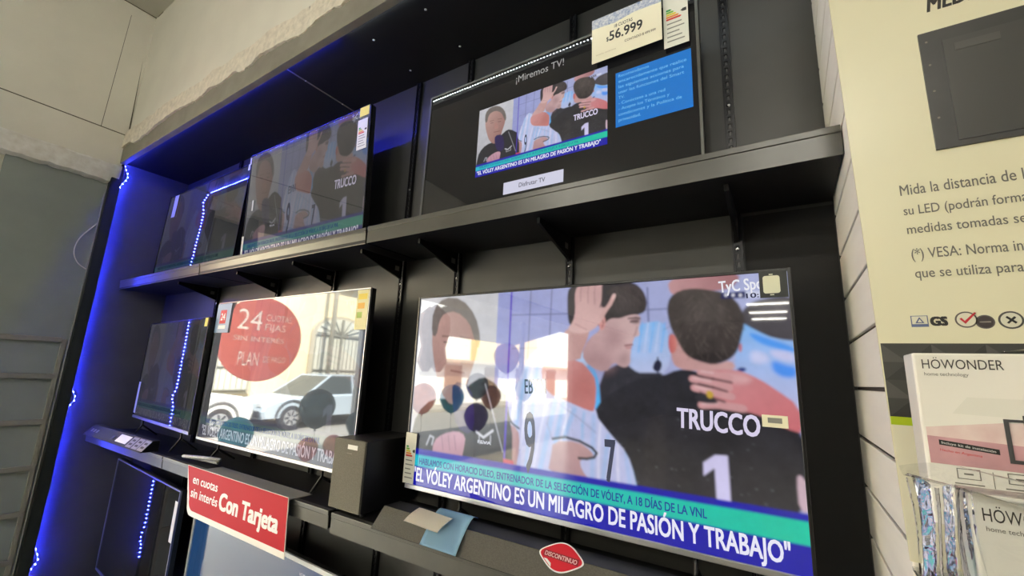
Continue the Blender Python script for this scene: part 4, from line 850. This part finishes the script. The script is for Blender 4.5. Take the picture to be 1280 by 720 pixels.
# ------------------------------------------------------------------ the street mirrored in the screens
struct(MB().box(-40, -5.2, -60, 20, -1.9, -1.72).build('ground_street', mat('asphalt', (150, 148, 142), .8, noise=.15, nscale=3)))
struct(MB().box(-14.6, -12.6, -60, 20, -1.75, -1.6).build('ground_sidewalk', mat('pavement', (180, 174, 160), .8, noise=.1, nscale=4)))
M_FAC = mat('cream_render', (226, 212, 176), .8, noise=.06, nscale=2); M_FAC2 = mat('white_render', (244, 243, 236), .8); M_YEL = mat('ochre_render', (236, 206, 138), .8)
M_GLASSD = mat('dim_window_glass', (70, 78, 80), .1); M_GRILL = mat('pale_iron_grille', (128, 128, 118), .5); M_FRAME = mat('grey_stone_frame', (180, 172, 150), .8)
fb = thing('street_house', 'cream house with arched grille window across the street', 'building', (-14.5, 0, -1.6))
MB().box(-6, 0, -12.2, 8, 0, 7.5).build('wall', M_FAC, fb); MB().box(0, 0.12, -12.2, 8, 0, 0.55).build('plinth', mat('grey_render', (170, 164, 150), .8), fb)
def arch_window(y0, y1, zb, zs):
    r = (y1 - y0) / 2; yc = (y0 + y1) / 2; q = MB()
    fr = [(0.0, y0 - .14, zb - .1), (0.0, y1 + .14, zb - .1)] + [(0.0, yc + (r + .14) * math.cos(a_), zs + (r * .62 + .12) * math.sin(a_)) for a_ in np.linspace(0, math.pi, 16)]
    w_ = q.prism(fr, (0.10, 0, 0)).build('window', M_FRAME, fb)
    pts = [(0.10, y0, zb), (0.10, y1, zb)] + [(0.10, yc + r * math.cos(a_), zs + r * .62 * math.sin(a_)) for a_ in np.linspace(0, math.pi, 16)]
    MB().prism(pts, (0.02, 0, 0)).build('pane', mat('curtained_glass', (206, 206, 192), .3), w_)
    g = MB()
    for i in range(13):
        yy = y0 + (y1 - y0) * i / 12; top = zs + r * .62 * math.sqrt(max(0, 1 - ((yy - yc) / r) ** 2)); g.tube([(0.16, yy, zb), (0.16, yy, min(top, zs + .02))], 0.014, 6)
    for zz in (zb + .02, zb + (zs - zb) * .36, zs): g.tube([(0.16, y0, zz), (0.16, y1, zz)], 0.028, 6)
    for a_ in np.linspace(0.15, math.pi - 0.15, 9): g.tube([(0.16, yc, zs), (0.16, yc + r * math.cos(a_), zs + r * .62 * math.sin(a_))], 0.018, 6)
    g.tube([(0.18, yc, zb), (0.18, yc, zs + r * .6)], 0.05, 6)
    g.build('grille', M_GRILL, w_)
arch_window(-9.15, -7.05, 0.75, 2.72); arch_window(-4.9, -2.9, 0.75, 2.72)
MB().box(0, 0.22, -12.2, 8, 4.6, 4.85).build('cornice', M_FRAME, fb)
hb = thing('street_house', 'white house with ochre balcony front farther along the street', 'building', (-14.5, 0, -1.6))
MB().box(-6, 0, -40, -12.25, 0, 6.2).build('wall', M_FAC2, hb)
MB().box(0, 0.5, -23, -16.3, 2.2, 3.9, .03).build('ochre_balcony', M_YEL, hb); MB().box(0, 0.62, -40, -12.3, 2.05, 2.2).build('ledge', M_FRAME, hb)
for y_ in (-15.6, -19.0, -22.4, -26.5): 
    w_ = MB().box(0, 0.06, y_, y_ + 1.3, 0.0, 1.9, .01).build('door', mat('brown_shutter', (128, 104, 78), .6), hb)
for y_ in (-18.2, -20.6): MB().box(0.5, 0.53, y_, y_ + .06, 2.3, 3.8).build('balcony_post', M_FRAME, hb)
po = MB().tube([(-13.5, -7.12, -1.6), (-13.55, -7.07, 6.0)], 0.075, 10).build('utility_pole', mat('grey_pole', (150, 146, 132), .8), None, True); tag(po, 'thin grey utility pole before the arched window', 'pole')
awn = MB().prism([(-5.2, -8.4, 1.22), (-6.8, -8.4, 0.82), (-6.8, -3.6, 0.82), (-5.2, -3.6, 1.22)], (0, 0, 0.03)).build('shop_awning', mat('white_awning', (232, 232, 228), .7)); tag(awn, 'white awning over the shop front', 'awning')
# cars
def car(label, y0, x, flip, col, suv):
    t = thing('parked_car', label, 'car', (x, y0, -1.72), math.pi if flip else 0)
    L = 4.2; hw = 0.86; top = 1.72 if suv else 1.48; belt = 0.98 if suv else 0.90; hood = 0.95 if suv else 0.82
    prof = [(0.05, .32), (0.0, .5), (0.06, hood - .14), (0.35, hood - .04), (1.15, hood + .06), (1.30, belt)] + [(3.9, belt + .04), (4.15, belt), (4.2, .6), (4.12, .32)]
    b = MB(); rings = []
    for sx in (-1, -.92, .92, 1):
        k = 0.05 if abs(sx) == 1 else 0
        rings.append([b.bm.verts.new((sx * hw, -(p[0] + (k if p[0] < 2 else -k)), p[1] - (k if p[1] > .6 else -k * .3))) for p in prof])
    for a_, c_ in zip(rings, rings[1:]):
        for i in range(len(prof)): j = (i + 1) % len(prof); b.bm.faces.new((a_[i], c_[i], c_[j], a_[j]))
    b.bm.faces.new(rings[0]); b.bm.faces.new(rings[-1][::-1]); b.build('body', col, t)
    cab = [(1.12, belt - .02), (1.95, top - .03), (2.3, top), (3.3, top - .02), (3.98, belt + .02)]
    def cabin(hw0, hw1, pad, m, nm):
        q = MB(); a_ = []; c_ = []
        for y_, z_ in cab:
            f_ = (z_ - belt) / (top - belt); w_ = hw0 + (hw1 - hw0) * max(0, f_)
            a_.append(q.bm.verts.new((-w_, -y_, z_))); c_.append(q.bm.verts.new((w_, -y_, z_)))
        for i in range(len(cab)): j = (i + 1) % len(cab); q.bm.faces.new((a_[i], c_[i], c_[j], a_[j]))
        q.bm.faces.new(a_[::-1]); q.bm.faces.new(c_); return q.build(nm, m, t)
    cabin(hw - .06, hw - .2, 0, M_GLASSD, 'windows')
    rf = MB(); rf.prism([(-hw + .19, -1.93, top - .03), (-hw + .19, -2.3, top + .005), (-hw + .19, -3.3, top - .015), (-hw + .19, -3.35, top - .06), (-hw + .19, -1.9, top - .06)], (2 * hw - .38, 0, 0)); rf.build('roof', col, t)
    for y_, l_ in ((1.98, 1.18), (2.72, 2.72), (3.34, 3.9)):
        for s in (-1, 1): MB().tube([(s * (hw - .05), -l_, belt), (s * (hw - .185), -y_, top - .03)], 0.035, 6).build('pillar', col, t)
    for y_ in (0.78, 3.38):
        for s in (-1, 1):
            w_ = MB().lathe([(0.2, -.1), (0.31, -.1), (0.33, -.06), (0.33, .06), (0.31, .1), (0.2, .1)], (s * (hw - .09), -y_, 0.33), (1, 0, 0), 28).build('wheel', mat('tyre_rubber', (36, 36, 36), .8), t)
            h = MB(); h.lathe([(0.2, -.02), (0.2, .02)], (s * (hw + .005), -y_, 0.33), (1, 0, 0), 24)
            h.build('hubcap', mat('alloy_grey', (180, 182, 184), .35, metal=.5), w_)
            sp_ = MB()
            for k in range(7):
                a_ = 2 * math.pi * k / 7; sp_.tube([(s * (hw + .03), -y_ + .07 * math.cos(a_), .33 + .07 * math.sin(a_)), (s * (hw + .03), -y_ + .18 * math.cos(a_), .33 + .18 * math.sin(a_))], 0.022, 5)
            sp_.build('spokes', mat('tyre_rubber', (36, 36, 36), .8), w_)
            ar = MB(); ar.tube([(s * (hw + .002), -y_ + .41 * math.cos(q_), .36 + .41 * math.sin(q_)) for q_ in np.linspace(0, math.pi, 14)], 0.035, 6); ar.build('wheel_arch', mat('grey_plastic_arch', (84, 84, 84), .7) if suv else mat('dark_grey_arch', (60, 64, 68), .7), t)  # arch rim in plain dark grey on the hatchback
    for s in (-1, 1): MB().box(s * .62 - .14, s * .62 + .14, -.10, -.02, .60, .74, .03).build('headlamp', mat('lamp_glass', (214, 218, 220), .15), t)
    MB().box(-.7, .7, -.03, .05, .36, .52, .03).build('grille', M_TVBACK, t)
    return t
car('pale blue hatchback parked across the street', -3.82, -12.16, False, mat('pale_blue_car_paint', (176, 190, 202), .2, coat=.5), False)
car('white off road car parked nose to nose with hatchback', -3.62, -12.16, True, mat('white_car_paint', (226, 226, 222), .2, coat=.5), True)
# round red poster hanging in the shop front
rd = thing('round_poster', 'round red promotion poster hanging in the shop window', 'poster', (-5.0, -0.22, 0.27))
rd.rotation_euler = (0, 0, math.pi / 2)
# local x runs along +y of the street side; faces the shop
M_PRED = translucent('poster_red', (246, 176, 168), .8); M_PPINK = translucent('poster_pink', (252, 232, 222), .85)
rdisc = plate('red_disc', disc(0, 0, 0.47, 64), 0.0, M_PRED, rd, 0.006)
cut = bmesh.new()
for nm, s_, x_, z_, w_, c_ in (('poster_number', '24', -0.28, 0.09, 0.26, 0.22), ('poster_text', 'CUOTAS', 0.02, 0.21, 0.30, 0.075), ('poster_text', 'FIJAS', 0.02, 0.10, 0.24, 0.075), ('poster_text', 'SIN INTERÉS', -0.30, -0.035, 0.56, 0.055), ('poster_text', 'PLAN', -0.22, -0.30, 0.22, 0.15), ('poster_text', 'DE PAGO', 0.05, -0.26, 0.26, 0.07)):
    o_ = text(nm, s_, M_PPINK, rd, -x_, z_, w_, c_, -0.003, 0, fit=lambda x, z: (-x, z))
    b_ = bmesh.new(); b_.from_mesh(o_.data); bmesh.ops.remove_doubles(b_, verts=b_.verts, dist=1e-6)
    r_ = bmesh.ops.extrude_face_region(b_, geom=b_.faces[:]); bmesh.ops.translate(b_, vec=(0, 0.02, 0), verts=[v for v in r_['geom'] if isinstance(v, bmesh.types.BMVert)])
    bmesh.ops.translate(b_, vec=(0, -0.01, 0), verts=b_.verts); bmesh.ops.recalc_face_normals(b_, faces=b_.faces)
    me_ = bpy.data.meshes.new('cutter'); b_.to_mesh(me_); b_.free(); cut.from_mesh(me_)
cm_ = bpy.data.meshes.new('cutter'); cut.to_mesh(cm_); cut.free(); co_ = bpy.data.objects.new('cutter', cm_); COL.objects.link(co_); co_.parent = rd
md = rdisc.modifiers.new('letters', 'BOOLEAN'); md.operation = 'DIFFERENCE'; md.object = co_; md.solver = 'EXACT'; md.use_self = True
bpy.context.view_layer.update()
nm_ = bpy.data.meshes.new_from_object(rdisc.evaluated_get(bpy.context.evaluated_depsgraph_get())); rdisc.modifiers.clear(); rdisc.data = nm_
bpy.data.objects.remove(co_)
# balloons
def balloon(x, y, z_, r, rgb, label):
    t = thing('balloon', label, 'balloon', (x, y, z_), 0, 'balloons in the shop front')
    prof = [(r * 0.02, -1.30 * r), (r * .06, -1.26 * r)] + [(r * math.sin(a_) * (1 - .10 * max(0, math.cos(a_))), -r * 1.05 * math.cos(a_) - (r * .2 * max(0, math.cos(a_)) ** 2)) for a_ in np.linspace(0.12, math.pi - 0.02, 22)]
    b = MB(); b.lathe(prof, (0, 0, 0), (0, 0, 1), 28); b.build('skin', translucent('balloon_%d_%d_%d' % rgb, rgb, .7, .3, .45), t, True)
    MB().lathe([(r * .09, -1.36 * r), (r * .03, -1.29 * r), (r * .02, -1.26 * r)], (0, 0, 0), (0, 0, 1), 12).build('knot', translucent('balloon_%d_%d_%d' % rgb, rgb, .7, .3, .45), t, True)
    MB().tube([(0, 0, -1.33 * r), (0.02, 0.01, -2.2 * r), (0, 0, -3.2 * r)], 0.003, 5).build('ribbon', mat('white_ribbon', (220, 220, 220), .6), t)
G_ = (150, 164, 168); TEAL = (110, 186, 198); PINK = (240, 200, 190)
for x, y, z_, r, c, l in ((-4.75, -0.86, -0.48, .20, G_, 'grey balloon in front of the parked hatchback'), (-4.7, 0.04, -0.70, .155, TEAL, 'teal balloon at the near end of the shop front'), (-4.55, -0.66, -0.90, .11, PINK, 'pinkish balloon under the grey balloon'), (-4.55, -0.98, -0.90, .11, PINK, 'second pinkish balloon under the grey balloon'), (-4.7, -1.42, -0.70, .14, (150, 170, 176), 'pale balloon beside the window post'),
                          (-4.7, -2.5, -0.40, .2, PINK, 'rosy balloon midway along the shop front'), (-4.7, -3.18, -0.42, .2, TEAL, 'teal blue balloon midway along the shop front'), (-4.7, -3.86, -0.22, .20, G_, 'slate balloon farther along the shop front'), (-4.35, -3.4, -0.70, .20, (140, 130, 176), 'lilac balloon low in the shop front'), (-4.7, -4.78, 0.33, .26, (196, 160, 176), 'pink balloon hanging high in the shop front'),
                          (-4.7, -4.3, -0.42, .19, (206, 170, 150), 'peach balloon farther along the shop front'), (-4.75, -5.6, -0.3, .2, TEAL, 'far teal balloon by the shop door')):
    balloon(x, y, z_, r, c, l)
hg = thing('paper_garland', 'pale pink paper garland hanging in the shop front', 'garland', (-4.7, -2.62, 0.98))
for k in range(3):
    MB().lathe([(0.02, 0.0), (0.14, -0.12), (0.16, -0.35), (0.10, -0.62), (0.14, -0.85), (0.05, -1.0)], (0.02 * k, -0.16 + .16 * k, 0.06 * (k % 2)), (0, 0, 1), 9).build('paper_tassel', mat('dusty_pink_paper', (196, 164, 166), .8), hg)
# posts of the shop front
for i, y_ in enumerate((-1.62, -5.9)):
    struct(MB().box(-5.06, -4.98, y_ - .04, y_ + .04, FL, 1.16).build('trim_%d' % (10 + i), mat('white_aluminium', (206, 206, 204), .4)))
